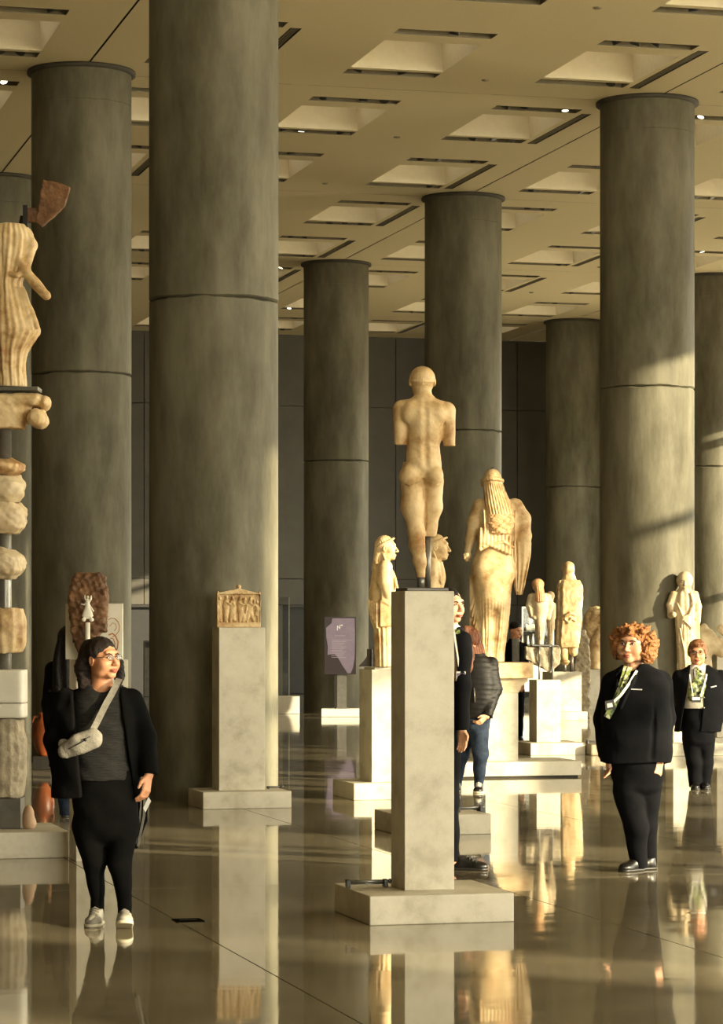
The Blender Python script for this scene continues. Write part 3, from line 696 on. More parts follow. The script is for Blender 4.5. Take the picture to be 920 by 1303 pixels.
# swallow-tail folds of the mantle across the back
for q in range(9):
    zz = 682 + 2.6 * abs(q - 2); px = 611 + q * 4.6
    g.cap(W(px, zz - 14, -.150), W(px - .8, zz + 12 - q * .6, -.175), .014, .02, .022)
    g.ell(W(px - .8, zz + 12 - q * .6, -.185), (.020, .014, .010), .008)
g.chain([W(611, 700, -.16), W(624, 693, -.185), W(640, 690, -.19), (f.X(652), -.15, f.Z(697))], [.014] * 4, .008)
g.cap(W(654, 690, -.11), W(657, 752, -.03), .016, .012, .008); g.cap(W(650, 700, -.14), W(653.5, 735, -.06), .014, .012, .008)
g.cap(W(615, 650, -.16), W(617, 690, -.17), .010, .010, .01); g.cap(W(655, 650, -.14), W(654, 695, -.14), .010, .010, .01)
g.noise(.002, 26, 2); g.base()
g.obj('draped_body', M['marble'], f.o)
g = SDF((f.X(606), -.3, f.Z(684)), (f.X(662), .2, f.Z(592)), .0065)
g.ell(W(626.5, 611, .02), (.105, .13, .13), .02)
g.loft(f.rows([(612, 614.5, 638.5, .11, .02), (625, 615, 643, .11, -.03), (640, 615.5, 649, .09, -.10), (655, 618, 653, .07, -.14), (668, 620, 653, .06, -.16), (679, 625, 649, .05, -.165)]), .02, mod=lambda x, y, Z: .0035 * np.sin(30 * x) + 0 * Z)
n = 24; pts = [(f.X(626.5) + .112 * math.cos(2 * PI * i / n), .02 + .135 * math.sin(2 * PI * i / n), f.Z(612) - .02 * math.sin(2 * PI * i / n)) for i in range(n + 1)]
for i in range(n): g.cap(pts[i], pts[i + 1], .02, .02, .006)
g.cap(W(620, 612, .1), W(615.5, 616, .08), .03, .03, .02)
g.noise(.0016, 40, 4)
g.obj('long_hair', M['marble'], f.o)
g = SDF((f.X(618), -.3, f.Z(683)), (f.X(656), 0, f.Z(652)), .008)
g.loft(f.rows([(655, 621, 651, .05, -.165), (668, 621, 652, .05, -.178), (680, 626, 648, .04, -.175)]), .01); g.noise(.006, 55, 9)
g.obj('worn_hair_patch', mat('worn_orange_marble', (.50, .24, .10), (.74, .52, .28), .6, 9, .2, 50, c3=(.64, .38, .18)), f.o)
stand(f, 'head_spike', [W(623, 598, 0), W(628, 594.4, 0)], .006, 'black')

# ---- head for statues and people, face towards -y of its frame
def head(g, c, rot=(0, 0, 0), sc_=1.0, eyes=True, neck=None, wide=1.0):
    g.frame(c, rot, sc_)
    g.ell((0, .018, .028), (.076 * wide, .094, .088), .01); g.ell((0, -.022, -.03), (.064 * wide, .066, .080), .03)
    g.ell((0, -.066, -.098), (.026, .020, .018), .03); g.ell((.042 * wide, -.05, -.035), (.026, .03, .032), .03); g.ell((-.042 * wide, -.05, -.035), (.026, .03, .032), .03)
    g.ell((.045 * wide, -.012, -.080), (.02, .03, .022), .03); g.ell((-.045 * wide, -.012, -.080), (.02, .03, .022), .03)
    g.ell((0, -.078, .030), (.048, .014, .012), .02)
    for q in (-1, 1): g.ell((q * .031, -.094, .002), (.019, .016, .012), .012, mode='s')
    g.cap((0, -.086, .008), (0, -.110, -.034), .0085, .0125, .010); g.ell((.011, -.098, -.039), (.009, .011, .008), .006); g.ell((-.011, -.098, -.039), (.009, .011, .008), .006)
    g.ell((0, -.088, -.066), (.024, .012, .006), .008); g.ell((0, -.086, -.077), (.020, .012, .007), .008); g.cap((-.022, -.096, -.0715), (.022, -.096, -.0715), .0022, .0022, .004, 's')
    if eyes:
        for q in (-1, 1): g.ell((q * .031, -.077, .002), (.014, .010, .009), .004)
    for q in (-1, 1):
        g.ell((q * .078 * wide, .012, -.012), (.008, .019, .031), .006); g.ell((q * .083 * wide, .008, -.010), (.005, .010, .018), .003, mode='s')
    g.frame()
    if neck is not None: g.cap(Vector(c) + Matrix(Euler(rot).to_matrix()).to_3x3() @ Vector((0, .022, -.06)) * sc_, neck, .056 * sc_, .06 * sc_, .02)

# ---- maiden in profile on the pedestal at the left of the nearest pedestal
f = Fig('maiden_statue', 'draped marble maiden in profile with headband, facing right', 'statue', 486, 26.75, 1.274); W = f.W
R90 = (0, 0, PI / 2)
g = SDF((f.X(462), -.26, 0), (f.X(512), .26, f.Z(676)), .006)
head(g, W(491.5, 697), (0, 0, PI / 2 - .05), 1.02, True, W(489, 726))
g.loft(f.rows([(722, 477, 498, .16), (732, 474, 504, .17), (742, 471.5, 506, .17), (754, 470, 503, .16), (764, 469.5, 499, .15), (776, 470, 499, .16), (790, 471.5, 499, .17), (800, 475.5, 499, .165), (815, 476.5, 499, .155), (850, 477.5, 499, .15)]), .02, p=2.2, mod=lambda x, y, Z: .0035 * np.sin(13 * np.arctan2(y, x)) * np.clip((f.Z(790) - Z) / .1, 0, 1))
g.chain([W(490, 722, -.15), W(489.5, 742, -.17), W(494, 757, -.16), W(499, 766, -.14)], [.07, .066, .055, .045], .03)      # near arm
for q in range(5): g.cap(W(486 + q * 2.4, 752, -.19), W(487 + q * 2.2, 765 + q, -.185), .012, .014, .008)
g.cap(W(484.5, 728, -.16), W(481, 748, -.18), .008, .008, .01, 's'); g.cap(W(481, 764, -.15), W(483.5, 796, -.16), .012, .010, .012, 's')
g.planes([((0, 1, 0), -.10), ((0, -1, 0), .19), ((-1, 0, 0), -f.X(483.5)), ((1, 0, 0), f.X(499)), ((0, 0, 1), f.Z(764)), ((0, 0, -1), -f.Z(797))], (f.X(483.5), -.19, f.Z(797)), (f.X(499), -.1, f.Z(764)), .02, 'u')
for q in range(4): g.cap(W(469 + q * 3.5, 765 + q, -.11 - q * .015), W(472 + q * 2.5, 783 + q * 5, -.12 - q * .015), .014, .010, .01)
for q in range(5): g.cap(W(499 + q * .9, 728 + q * 2.5, -.05 - .02 * q), W(503 + q * .8, 737 + q * 3.4, -.04 - .02 * q), .014, .012, .008)
g.noise(.0018, 30, 5); g.base()
g.obj('draped_body', M['marble'], f.o)
g = SDF((f.X(460), -.2, f.Z(765)), (f.X(510), .2, f.Z(675)), .006)
g.ell(W(489.0, 692, 0), (.088, .082, .085), .02); g.cap(W(483, 700, 0), W(480, 722, 0), .05, .05, .03); g.cap(W(480, 722, 0), W(475, 752, 0), .045, .04, .03, flat=(1, 2.2))
g.add(lambda X, Y, Z: -.003 * np.sin(260 * (Z * .5 + X)) * np.sin(60 * Y) + 0 * X)
g.planes([((-1, 0, -.35), -f.X(493) - .35 * f.Z(697)), ((0, 0, 1), f.Z(686))], (f.X(491), -.2, f.Z(725)), (f.X(510), .2, f.Z(686)), .01)
n = 24; pts = [(f.X(489.6) + .089 * math.cos(2 * PI * i / n), .088 * math.sin(2 * PI * i / n), f.Z(691) + .045 * math.cos(2 * PI * i / n)) for i in range(n + 1)]
for i in range(n): g.cap(pts[i], pts[i + 1], .009, .009, .004)
for q in (-1, 1):
    for k in range(2): g.chain([W(488, 706, q * .06), W(492 + k * 2, 722, q * (.08 + .03 * k)), W(496 + k * 2, 735, q * (.07 + .04 * k))], [.014] * 3, .005)
g.obj('long_hair', M['marble'], f.o)
bm = bmesh.new(); add_tube(bm, [W(470.5, 826, .12), (f.X(470.5), .12, .004)], .028, 8); bm_obj('rear_support', bm, M['plate'], f.o)
bm = bmesh.new(); prism(bm, [(f.X(456), .004), (f.X(468), .004), (f.X(471), f.Z(839)), (f.X(467), f.Z(835)), (f.X(463), f.Z(841))], .10, .16); bm_obj('bronze_clamp', bm, M['plate'], f.o)

# ---- maiden whose head and chest show right of the youth's support rod
f = Fig('maiden_statue', 'braided marble maiden, only head and chest visible right of the support rod', 'statue', 553, 22.55, 1.254); W = f.W
g = SDF((f.X(525), -.22, 0), (f.X(575), .22, f.Z(675)), .006)
head(g, W(557, 696), (0, 0, PI / 2 - .15), .92, True, W(551, 720))
g.loft(f.rows([(715, 538, 562, .13), (727, 535, 566.5, .15), (738, 534, 567, .15), (750, 535, 563, .13), (790, 535, 560, .13), (862, 536, 560, .12)]), .02, mod=lambda x, y, Z: .005 * np.sin(14 * np.arctan2(y, x)) + 0 * Z)
g.cap(W(549, 718, -.12), W(548, 748, -.14), .055, .05, .03)
g.noise(.0015, 30, 6); g.base(); g.obj('draped_body', M['marble'], f.o)
g = SDF((f.X(530), -.2, f.Z(750)), (f.X(575), .2, f.Z(675)), .005)
g.ell(W(554.5, 691, 0), (.082, .075, .072), .02); g.cap(W(548, 700, 0), W(543, 735, 0), .05, .06, .03, flat=(1, 1.4))
g.planes([((-1, 0, -.35), -f.X(558.5) - .35 * f.Z(696)), ((0, 0, 1), f.Z(688))], (f.X(556), -.2, f.Z(712)), (f.X(575), .2, f.Z(688)), .01)
for q in (-1, 1):
    for k in range(3):
        g.chain([W(551, 702, q * .06), W(552 + k * 2.5, 720, q * (.08 + .015 * k)), W(554 + k * 3.5, 742, q * (.10 + .015 * k))], [.012] * 3, .004)
        for t in range(6): g.ell(W(552 + k * 2.7 + t * .3, 716 + t * 4.5, q * (.082 + .016 * k + .003 * t)), (.015, .012, .012), .003)
n = 20; pts = [(f.X(555) + .086 * math.cos(2 * PI * i / n), .078 * math.sin(2 * PI * i / n), f.Z(689.5) + .035 * math.cos(2 * PI * i / n)) for i in range(n + 1)]
for i in range(n): g.cap(pts[i], pts[i + 1], .009, .009, .004)
g.obj('braided_hair', M['marble'], f.o)

# ---- broken stone shelf on two rods with two small maidens
f = Fig('stone_shelf_fragment', 'broken grey stone shelf fragment held up by two steel rods', 'stone fragment', 692, 36.03, .965); W = f.W
g = SDF((f.X(664), -.28, f.Z(862)), (f.X(716), .22, f.Z(812)), .009)
g.planes([((0, 0, 1), f.Z(823)), ((0, 1, 0), .16), ((0, -1, 0), .20), ((-1, 0, .0), -f.X(668)), ((1, 0, 0), f.X(711.5)), ((-.55, 0, -1), -f.Z(838) - .55 * f.X(668)), ((.9, 0, -1), -f.Z(856) + .9 * f.X(698))], (f.X(667), -.2, f.Z(860)), (f.X(712), .16, f.Z(822)), .012, 'u')
g.noise(.010, 16, 3); g.noise(.004, 45, 5)
g.obj('broken_slab', M['stone_grey'], f.o)
for px in (684.8, 701.5): stand(f, 'support_rod', [W(px, 840, -.22), (f.X(px), -.22, .003)], .012); stand(f, 'rod_top', [W(px, 822, -.22), W(px, 840, -.22)], .012)
bm = bmesh.new(); add_box(bm, f.X(676), f.X(710), -.235, .24, f.Z(821.9), f.Z(820.8)); bm_obj('steel_plate', bm, M['steel'], f.o)
zt = 1.7 + (HY - 820.8) * f.s
f = Fig('small_maiden_statue', 'small marble maiden seen from behind with rust-red hair, on the broken shelf', 'statue', 688, 36.01, zt + .003); W = f.W
g = SDF((f.X(668), -.22, 0), (f.X(706), .2, f.Z(734)), .007)
g.ell(W(684, 745, .02), (.07, .085, .085), .02)
g.loft(f.rows([(755, 677, 695, .09), (764, 674, 699, .11), (774, 677, 698, .11), (785, 679, 695, .10), (794, 680, 694, .11), (806, 681.5, 693, .09), (818, 683.5, 691.5, .075), (821, 682, 692, .08)]), .02, mod=cyl(.004, 18, 0, .3))
g.chain([W(676, 760), W(673.5, 771), W(677, 783), W(680, 786, -.05)], [.05, .045, .04, .03], .02); g.chain([W(697, 760), W(701, 770), W(698, 786)], [.05, .045, .03], .02)
for q in range(4): g.cap(W(673.5 + q * 1.6, 772 + q, -.05), W(676.5 + q * 1.4, 786 - q, -.05), .012, .010, .008)
g.noise(.002, 30, 8); g.base(); g.obj('draped_body', M['marble_pale'], f.o)
g = SDF((f.X(674), -.22, f.Z(772)), (f.X(698), .16, f.Z(734)), .006)
g.ell(W(684.5, 743.5, .02), (.082, .09, .075), .02); g.loft(f.rows([(745, 679.5, 691, .07, 0), (752, 680.5, 692.5, .06, -.05), (766, 681, 693, .045, -.12)]), .015, mod=lambda x, y, Z: .003 * np.sin(15 * x) + 0 * Z)
g.obj('long_hair', M['marble_red'], f.o)
f = Fig('small_maiden_statue', 'small pale broken statuette standing behind the red-haired one on the shelf', 'statue', 700.5, 36.22, zt + .003); W = f.W
g = SDF((f.X(690), -.18, 0), (f.X(710), .14, f.Z(750)), .007)
g.ell(W(700.5, 758), (.055, .06, .06), .015); g.cap(W(700.5, 763), W(700.5, 770), .035, .05, .02)
g.loft(f.rows([(768, 695, 706, .07), (778, 694.5, 706, .08), (790, 696, 704, .07), (805, 697, 703.5, .06), (821, 697, 703, .055)]), .02, mod=cyl(.004, 14, 0, .5))
g.cap(W(704.5, 770), W(705, 786), .03, .024, .015); g.cap(W(696.5, 770), W(698, 783, -.05), .03, .024, .015)
g.planes([((1, 0, 0), f.X(705.8)), ((-1, 0, 0), -f.X(703.2)), ((0, 0, 1), f.Z(780)), ((0, 0, -1), -f.Z(801)), ((0, 1, 0), .02), ((0, -1, 0), .03)], (f.X(703), -.03, f.Z(801)), (f.X(706), .02, f.Z(780)), .008, 'u')
g.noise(.002, 40, 9); g.base(); g.obj('draped_body', M['marble_pale'], f.o)

# ---- flat-backed tall statue
f = Fig('flat_backed_statue', 'tall ochre stone statue with a flat slab-like back and long neck', 'statue', 724.5, 48.4, .845); W = f.W
g = SDF((f.X(702), -.3, 0), (f.X(746), .3, f.Z(710)), .011)
g.ell(W(723, 723.5), (.115, .14, .125), .03); g.loft(f.rows([(722, 717, 729, .10), (732, 716, 731, .10), (741, 714, 734, .11), (746, 711, 737, .12)]), .03)
g.loft(f.rows([(738.5, 712.5, 737, .13), (744, 709.5, 741.5, .17), (756, 709, 741.5, .2), (785, 708.5, 740.5, .2), (808, 707.5, 738.5, .19), (820, 707, 737.5, .18), (823.5, 709, 735, .15)]), .02, p=3.2, mod=lambda x, y, Z: .012 * np.sin(14 * x) * np.clip(-x - .35, 0, .5) * 2 + 0 * Z)
g.chain([W(716.8, 818), W(717.5, 835), W(719, 843)], [.085, .07, .06], .02); g.chain([W(729, 818), W(729.5, 830)], [.085, .075], .02)
g.ell(W(719, 842, -.05), (.08, .12, .03), .03)
g.chain([W(718, 784, -.2), W(724, 780, -.21), W(731, 783, -.2)], [.025] * 3, .012); g.chain([W(718, 788, -.2), W(722, 792, -.2), W(726, 787, -.2), W(731, 790, -.2)], [.02] * 4, .012)
g.noise(.006, 14, 12); g.noise(.003, 40, 13)
g.obj('carved_body', M['marble'], f.o)
stand(f, 'support_rod', [W(718.7, 842, 0), W(718.7, 854.8, 0)], .025); stand(f, 'support_post', [W(727.2, 831, 0), W(727.2, 854.8, 0)], .035, 'plate')
def rock(name, label, px0, d, z, pts, dep, m, seed, amp=.02, h=.012, cat='stone fragment', rd=.03):
    f = Fig(name, label, cat, px0, d, z)
    P = [(f.X(a), f.Z(b)) for a, b in pts]; xs_ = [p[0] for p in P]; zs_ = [p[1] for p in P]
    g = SDF((min(xs_) - .05, -dep - .05, min(zs_)), (max(xs_) + .05, dep + .05, max(zs_) + .05), h)
    # polygon distance in the x-z plane
    def fn(X, Y, Z):
        x = X + 0 * Z; z = Z + 0 * X
        dm = np.full(np.broadcast(x, z).shape, 1e9, np.float32); ins = np.zeros(dm.shape, bool)
        for (ax, az), (bx, bz) in zip(P, P[1:] + P[:1]):
            ex, ez = bx - ax, bz - az; t = np.clip(((x - ax) * ex + (z - az) * ez) / (ex * ex + ez * ez + 1e-9), 0, 1)
            dm = np.minimum(dm, (x - ax - ex * t) ** 2 + (z - az - ez * t) ** 2)
            c = (az > z) != (bz > z); xi = ax + (z - az) / (bz - az if abs(bz - az) > 1e-9 else 1e-9) * ex; ins ^= c & (x < xi)
        dd = np.where(ins, -np.sqrt(dm), np.sqrt(dm)) + rd
        q = np.abs(Y) - dep + rd
        return np.sqrt(np.maximum(dd, 0) ** 2 + np.maximum(q, 0) ** 2) + np.minimum(np.maximum(dd, q), 0) - rd
    g.op((min(xs_), -dep, min(zs_)), (max(xs_), dep, max(zs_)), fn, .001)
    if amp: g.noise(amp, .35 / amp, seed); g.noise(amp * .4, 1 / amp, seed + 1)
    g.base(); g.obj('rough_stone', M[m], f.o); return f
rock('stone_fragment', 'rough brown-grey stone slab standing right of the flat-backed statue', 739.5, 49.6, .0, [(731, 918), (750, 918), (750.5, 835), (749, 815), (744, 803), (739, 801), (734, 812), (730, 850)], .12, 'stone_grey', 21)
f = rock('curled_torso_fragment', 'arched marble torso fragment with a curled arm, at the dark column edge', 757, 55.0, .782, [(743, 851), (745, 820), (742.5, 800), (744, 782), (750, 774), (758, 771.5), (770, 774), (774, 800), (772, 852), (750, 853)], .22, 'marble', 25, .012, .014, 'statue', .12)
g = SDF((f.X(746), -.4, f.Z(853)), (f.X(776), .0, f.Z(772)), .014)
g.chain([f.W(752, 787, -.20), f.W(757, 779, -.27), f.W(764, 778, -.27), f.W(769, 786, -.25), f.W(764, 792, -.27)], [.06, .065, .06, .05, .045], .03)
g.chain([f.W(755, 848, -.2), f.W(757, 820, -.25), f.W(762, 803, -.25)], [.12, .13, .09], .04); g.noise(.006, 18, 3); g.base()
g.obj('curled_arm', M['marble'], f.o)

# ---- standing maiden at the sunlit column (front view)
f = Fig('maiden_statue', 'worn standing marble maiden facing forward against the sunlit column', 'statue', 870.5, 35.75, .932); W = f.W
g = SDF((f.X(846), -.2, 0), (f.X(896), .22, f.Z(724)), .0075)
head(g, W(871.5, 741, 0), (.0, 0, -.1), 1.08, True, W(871, 757, .01)); g.ell(W(871.5, 738, .03), (.105, .11, .115), .02)
g.loft(f.rows([(748, 866, 878, .06), (752, 860, 883, .08), (762, 856, 886, .10), (775, 858, 884, .105), (788, 859, 884, .10), (805, 860, 885, .11), (825, 861, 884, .105), (845, 862, 882, .10), (862, 862, 882, .10)]), .02, mod=lambda x, y, Z: .0045 * np.sin(11 * (x + .25 * Z)) + 0 * Z)
g.chain([W(857.5, 757), W(853, 770), W(853.5, 783), W(856, 782, -.10)], [.055, .05, .042, .038], .02)
g.chain([W(884, 757), W(888, 772), W(888, 790)], [.055, .048, .035], .02)
g.planes([((1, 0, 0), f.X(890)), ((-1, 0, 0), -f.X(884)), ((0, 0, 1), f.Z(780)), ((0, 0, -1), -f.Z(818)), ((0, 1, 0), .05), ((0, -1, 0), .05)], (f.X(884), -.05, f.Z(818)), (f.X(890), .05, f.Z(780)), .03, 'u')
g.chain([W(878, 755, -.09), W(881, 770, -.11), W(876, 782, -.12), W(868, 786, -.12)], [.014] * 4, .012)
g.chain([W(861, 768, -.1), W(870, 790, -.12), W(880, 800, -.11)], [.010] * 3, .012); g.chain([W(864, 800, -.11), W(870, 830, -.11), W(872, 860, -.1)], [.012] * 3, .012)
g.cap(W(868, 795, -.1), W(866, 860, -.1), .008, .008, .012, 's'); g.cap(W(876, 800, -.1), W(877, 860, -.1), .008, .008, .012, 's')
g.noise(.0025, 26, 15); g.base(); g.obj('draped_body', M['marble_pale'], f.o)
# ---- broken horse behind the short-haired guard
f = Fig('horse_statue_fragment', 'pale rounded marble horse torso fragment behind the short-haired guard', 'statue', 905, 36.9, .162); W = f.W
g = SDF((f.X(878), -.25, 0), (f.X(945), .25, f.Z(785)), .008)
g.ell(W(897, 818), (.16, .15, .20), .04); g.cap(W(899, 812), W(918, 830), .12, .07, .05); g.cap(W(918, 800), W(934, 812), .06, .08, .05); g.chain([W(914, 818), W(922, 822), W(934, 818)], [.07, .06, .05], .03)
g.cap(W(894, 825), W(896, 850), .10, .11, .04); g.cap(W(890, 806), W(896, 798), .08, .05, .04); g.noise(.004, 18, 31)
g.obj('carved_torso', M['marble_pale'], f.o); stand(f, 'support_rod', [W(900, 840), (f.X(900), 0, .003)], .025); stand(f, 'rod_foot', [(f.X(900), 0, .003), (f.X(900), 0, .02)], .07)

# ================================================================== WINGED VICTORY MONUMENT AT THE LEFT EDGE
base_l = pedestal('low limestone base of the winged victory monument at the left edge', 1.5, 2.99, 19.84, 20.75, None, 1.5, 2.99, 19.84, 20.75, .19)
f = Fig('victory_monument_fragments', 'stack of pale column fragments on a steel post, under the winged victory', 'monument', 6, 20.3, .19); W = f.W
bm = bmesh.new(); add_box(bm, -.14, f.X(28.5), -.12, .14, .002, f.Z(1015)); bm_obj('steel_foot', bm, M['steel'], f.o)
tube('steel_post', [(0, 0, .1), (0, 0, f.Z(500))], .05, M['steel'], f.o, 16)
def frag(name, y0, y1, r, m, seed, flutes=0, p=2.0, amp=.006, tap=.85):
    z0, z1 = f.Z(y1), f.Z(y0)
    g = SDF((-r - .03, -r - .03, z0), (r + .03, r + .03, z1), .009)
    g.loft([(z0, 0, 0, r * tap, r * tap), (z0 + .25 * (z1 - z0), 0, 0, r, r), (z0 + .75 * (z1 - z0), 0, 0, r, r), (z1, 0, 0, r * tap, r * tap)], .01, p=p, mod=(lambda x, y, Z: .007 * np.abs(np.sin(flutes * np.arctan2(y, x) / 2)) + 0 * Z) if flutes else None)
    g.noise(amp, 16, seed); g.noise(amp * .5, 40, seed + 1); g.obj(name, M[m], f.o)
frag('fluted_drum', 915, 1014, .165, 'stone_grey', 1, 16)
frag('plaster_drum', 852, 894, .158, 'plaster', 2, 0, 6, 0, 1); frag('plaster_drum', 894.6, 913, .158, 'plaster', 3, 0, 6, 0, 1)
frag('inscribed_fragment', 774, 831, .162, 'marble', 4, 12)
frag('shaft_fragment', 698, 737, .150, 'marble_pale', 5, 0, 2, .012, .5); frag('shaft_fragment', 640, 679, .158, 'marble_pale', 6, 0, 2.5, .012, .7); frag('shaft_fragment', 606, 639, .150, 'marble_pale', 7, 0, 2.5, .010, .7); frag('shaft_fragment', 584, 606, .145, 'marble', 8, 0, 2, .016, .4)
# ionic capital
g = SDF((f.X(-45), -.17, f.Z(548)), (f.X(64), .17, f.Z(493)), .008)
g.bx((f.X(6), 0, f.Z(509)), (.27, .13, .045), .02, rd=.04); g.ell(W(58, 513, 0), (.04, .13, .05), .03); g.ell(W(-46, 513, 0), (.04, .13, .05), .03)
for px in (48, -36):
    g.cap((f.X(px), -.13, f.Z(533)), (f.X(px), .13, f.Z(533)), .068, .068, .02)
    for a0, r0 in ((0, .052), (2.1, .042), (4.2, .032), (6.3, .02)):
        pts = [(f.X(px) + (r0 - .004 * t) * math.cos(a0 + .55 * t), -.198, f.Z(533) + (r0 - .004 * t) * math.sin(a0 + .55 * t)) for t in range(5)]
        for i in range(4): g.cap(pts[i], pts[i + 1], .007, .007, .004, 's')
    g.cap((f.X(px), -.19, f.Z(533)), (f.X(px), -.205, f.Z(533)), .016, .016, .004)
g.loft([(f.Z(546), f.X(6), 0, .15, .13), (f.Z(515), f.X(6), 0, .20, .13)], .03)
g.noise(.007, 20, 5); g.noise(.003, 50, 6); g.obj('volute_capital', M['marble'], f.o)
bm = bmesh.new(); add_box(bm, f.X(-38), f.X(51), -.12, .12, f.Z(498.5), f.Z(493.5), .004); bm_obj('steel_plate', bm, M['steel'], f.o)
ztop = .19 + f.Z(493.5)
f = Fig('winged_victory_statue', 'broken winged victory statue in flaring skirt, high on the left edge monument', 'statue', 6, 20.3, ztop + .002); W = f.W
g = SDF((f.X(-36), -.24, 0), (f.X(70), .24, f.Z(268)), .008)
pleat = lambda x, y, Z: .007 * np.sin(11 * np.arctan2(y, x) + 3.5 * Z) * (.6 + .5 * np.sin(9 * Z)) + .004 * np.sin(23 * np.arctan2(y, x) - 4 * Z)
g.loft(f.rows([(286, -8, 34, .10), (300, -14, 42, .13), (322, -14, 41, .135), (345, -8, 31, .12), (362, -8, 27, .12), (385, -12, 36, .15), (405, -16, 45, .17), (421, -18, 53, .18), (432, -14, 45, .16), (448, -8, 34, .12), (470, -6, 32, .11), (493, -4, 34, .11)]), .02, mod=pleat)
g.chain([W(30, 300), W(41, 312, -.03), W(34, 345, -.08)], [.06, .04, .03], .03)
g.chain([W(28, 336, -.09), W(34, 347, -.09), W(60.5, 378, -.12)], [.035, .04, .036], .02); g.cut((.64, 0, -.77), .64 * f.X(61) - .77 * f.Z(378.5), .002) if False else None
for q in range(5): g.cap(W(20 + q * 3, 368, -.1 - .0 * q), W(24 + q * 6.2, 425 - q * 2, -.14 + .01 * q), .010, .022, .012)
g.chain([W(14, 350, -.11), W(24, 353, -.12), W(31, 349, -.1)], [.02] * 3, .01)
g.noise(.004, 20, 9); g.base(.001); g.obj('draped_body', M['marble'], f.o)
bm = bmesh.new(); prism(bm, [(f.X(30), f.Z(262)), (f.X(36), f.Z(262)), (f.X(36), f.Z(290)), (f.X(30), f.Z(290))], -.05, .03); add_tube(bm, [W(29, 275), W(26, 292)], .02, 8); bm_obj('steel_clamp', bm, M['black'], f.o)
g = SDF((f.X(28), -.1, f.Z(296)), (f.X(88), .08, f.Z(228)), .007)
g.planes([((0, 1, 0), .02), ((0, -1, 0), .045), ((.957, 0, -.28), .957 * f.X(83) - .28 * f.Z(263)), ((-.67, 0, -.74), -.67 * f.X(54) - .74 * f.Z(290)), ((.667, 0, .69), .667 * f.X(58) + .69 * f.Z(290) + 10), ((-.98, 0, .15), -.98 * f.X(50) + .15 * f.Z(262)), ((.667, 0, -.745), .667 * f.X(83) - .745 * f.Z(263.5)), ((.26, 0, .966), .26 * f.X(73) + .966 * f.Z(233.5))], (f.X(48), -.045, f.Z(291)), (f.X(84), .02, f.Z(233)), .008, 'u')
g.bx(W(42, 274, -.01), (.042, .03, .055), .006, rd=.01); g.noise(.004, 22, 4)
g.obj('wing_fragment', M['stone_brown'], f.o)
# round boulder next to the steel foot
f = Fig('round_stone_fragment', 'small rounded pink-beige stone on the low base at the left edge', 'stone fragment', 36.5, 20.2, .19); W = f.W
g = SDF((f.X(26), -.1, 0), (f.X(48), .1, f.Z(1015)), .006); g.ell((f.X(36.2), 0, .075), (.045, .07, .10), .01); g.ell((f.X(38), 0, .045), (.045, .07, .045), .02); g.noise(.003, 25, 2); g.base(); g.obj('rough_stone', mat('pink_stone', (.42, .27, .17), (.55, .38, .26), .8, 9, .2, 40), f.o)

# ---- display behind the woman with the shoulder bag: pedestal, drawing panel, brown fragment, miniature column
pb = pedestal('limestone pedestal behind the woman with the grey shoulder bag', 2.985, 3.36, 19.47, 19.79, 1.44)
f = Fig('drawing_panel', 'white panel with a red line drawing behind the brown stone fragment', 'panel', 120, 19.66, 1.442); W = f.W
bm = bmesh.new(); add_box(bm, f.X(83), f.X(156), 0.02, .05, .0, f.Z(768), .003); bm_obj('panel_board', bm, M['plaster'], f.o)
def ink(name, pts, w_, m='ink_red', yy=.0185, par=None):
    q = [Vector((f.X(a), yy, f.Z(b))) for a, b in pts]
    return ribbon(name, q, w_, M[m], par or f.o, .002)
ink('drawn_line', [(137, 789), (141, 786.5), (146, 787), (150, 791), (152, 797), (151, 803), (147, 808), (142, 811)], .005)
ink('drawn_line', [(139, 797), (143, 792.5), (147, 794), (148, 799), (145, 803)], .004)
ink('drawn_line', [(138, 808), (143, 806), (147, 810), (150, 817), (149, 825), (145, 832)], .010)
ink('drawn_line', [(140, 812), (144, 813), (146, 819), (144, 826), (140, 830)], .007); ink('drawn_line', [(133, 815), (137, 819), (138, 826)], .004)
f = rock('brown_torso_fragment', 'dark brown broken stone torso fragment with rounded shoulders before a white panel', 112, 19.58, 1.442, [(97.4, 729), (128, 729), (135, 735.5), (138, 757), (136, 804), (129, 804.5), (122, 816), (119, 838), (103, 838.5), (93, 815), (90, 797), (88, 778), (86.6, 759), (92, 735)], .055, 'stone_brown', 41, .008, .007, 'statue', .035)
f = Fig('miniature_victory_column', 'tiny white model of a winged figure on a slim column', 'model', 111.6, 19.44, 1.442); W = f.W
bm = bmesh.new(); add_tube(bm, [(0, 0, 0), (0, 0, f.Z(792))], .0175, 14); bm_obj('slim_shaft', bm, M['plaster'], f.o, True)
g = SDF((f.X(101), -.03, f.Z(796)), (f.X(122), .03, f.Z(756)), .0026)
for q in (-1, 1): g.cap((q * .027, -.012, f.Z(788.5)), (q * .027, .012, f.Z(788.5)), .015, .015, .004)
g.bx((0, 0, f.Z(786)), (.03, .014, .009), .004)
g.loft(f.rows([(784.5, 104, 119, .016), (778, 106, 117, .015), (772, 108.5, 114.8, .012), (765, 109, 114, .011), (762, 110.5, 112.5, .008)]), .004); g.ell((0, 0, f.Z(759.8)), (.0095, .0095, .011), .003)
g.chain([W(110, 767), W(107, 769.5), W(103.5, 768.5)], [.006, .005, .004], .003); g.chain([W(113.5, 766), W(115.5, 762), W(116, 758.5)], [.006, .008, .005], .003)
g.chain([W(114, 770), W(117, 775), W(119, 777.5)], [.006, .006, .005], .003); g.chain([W(109.5, 764), W(107.8, 760), W(108, 757.5)], [.005, .006, .004], .003)
g.obj('winged_figure', M['plaster'], f.o)

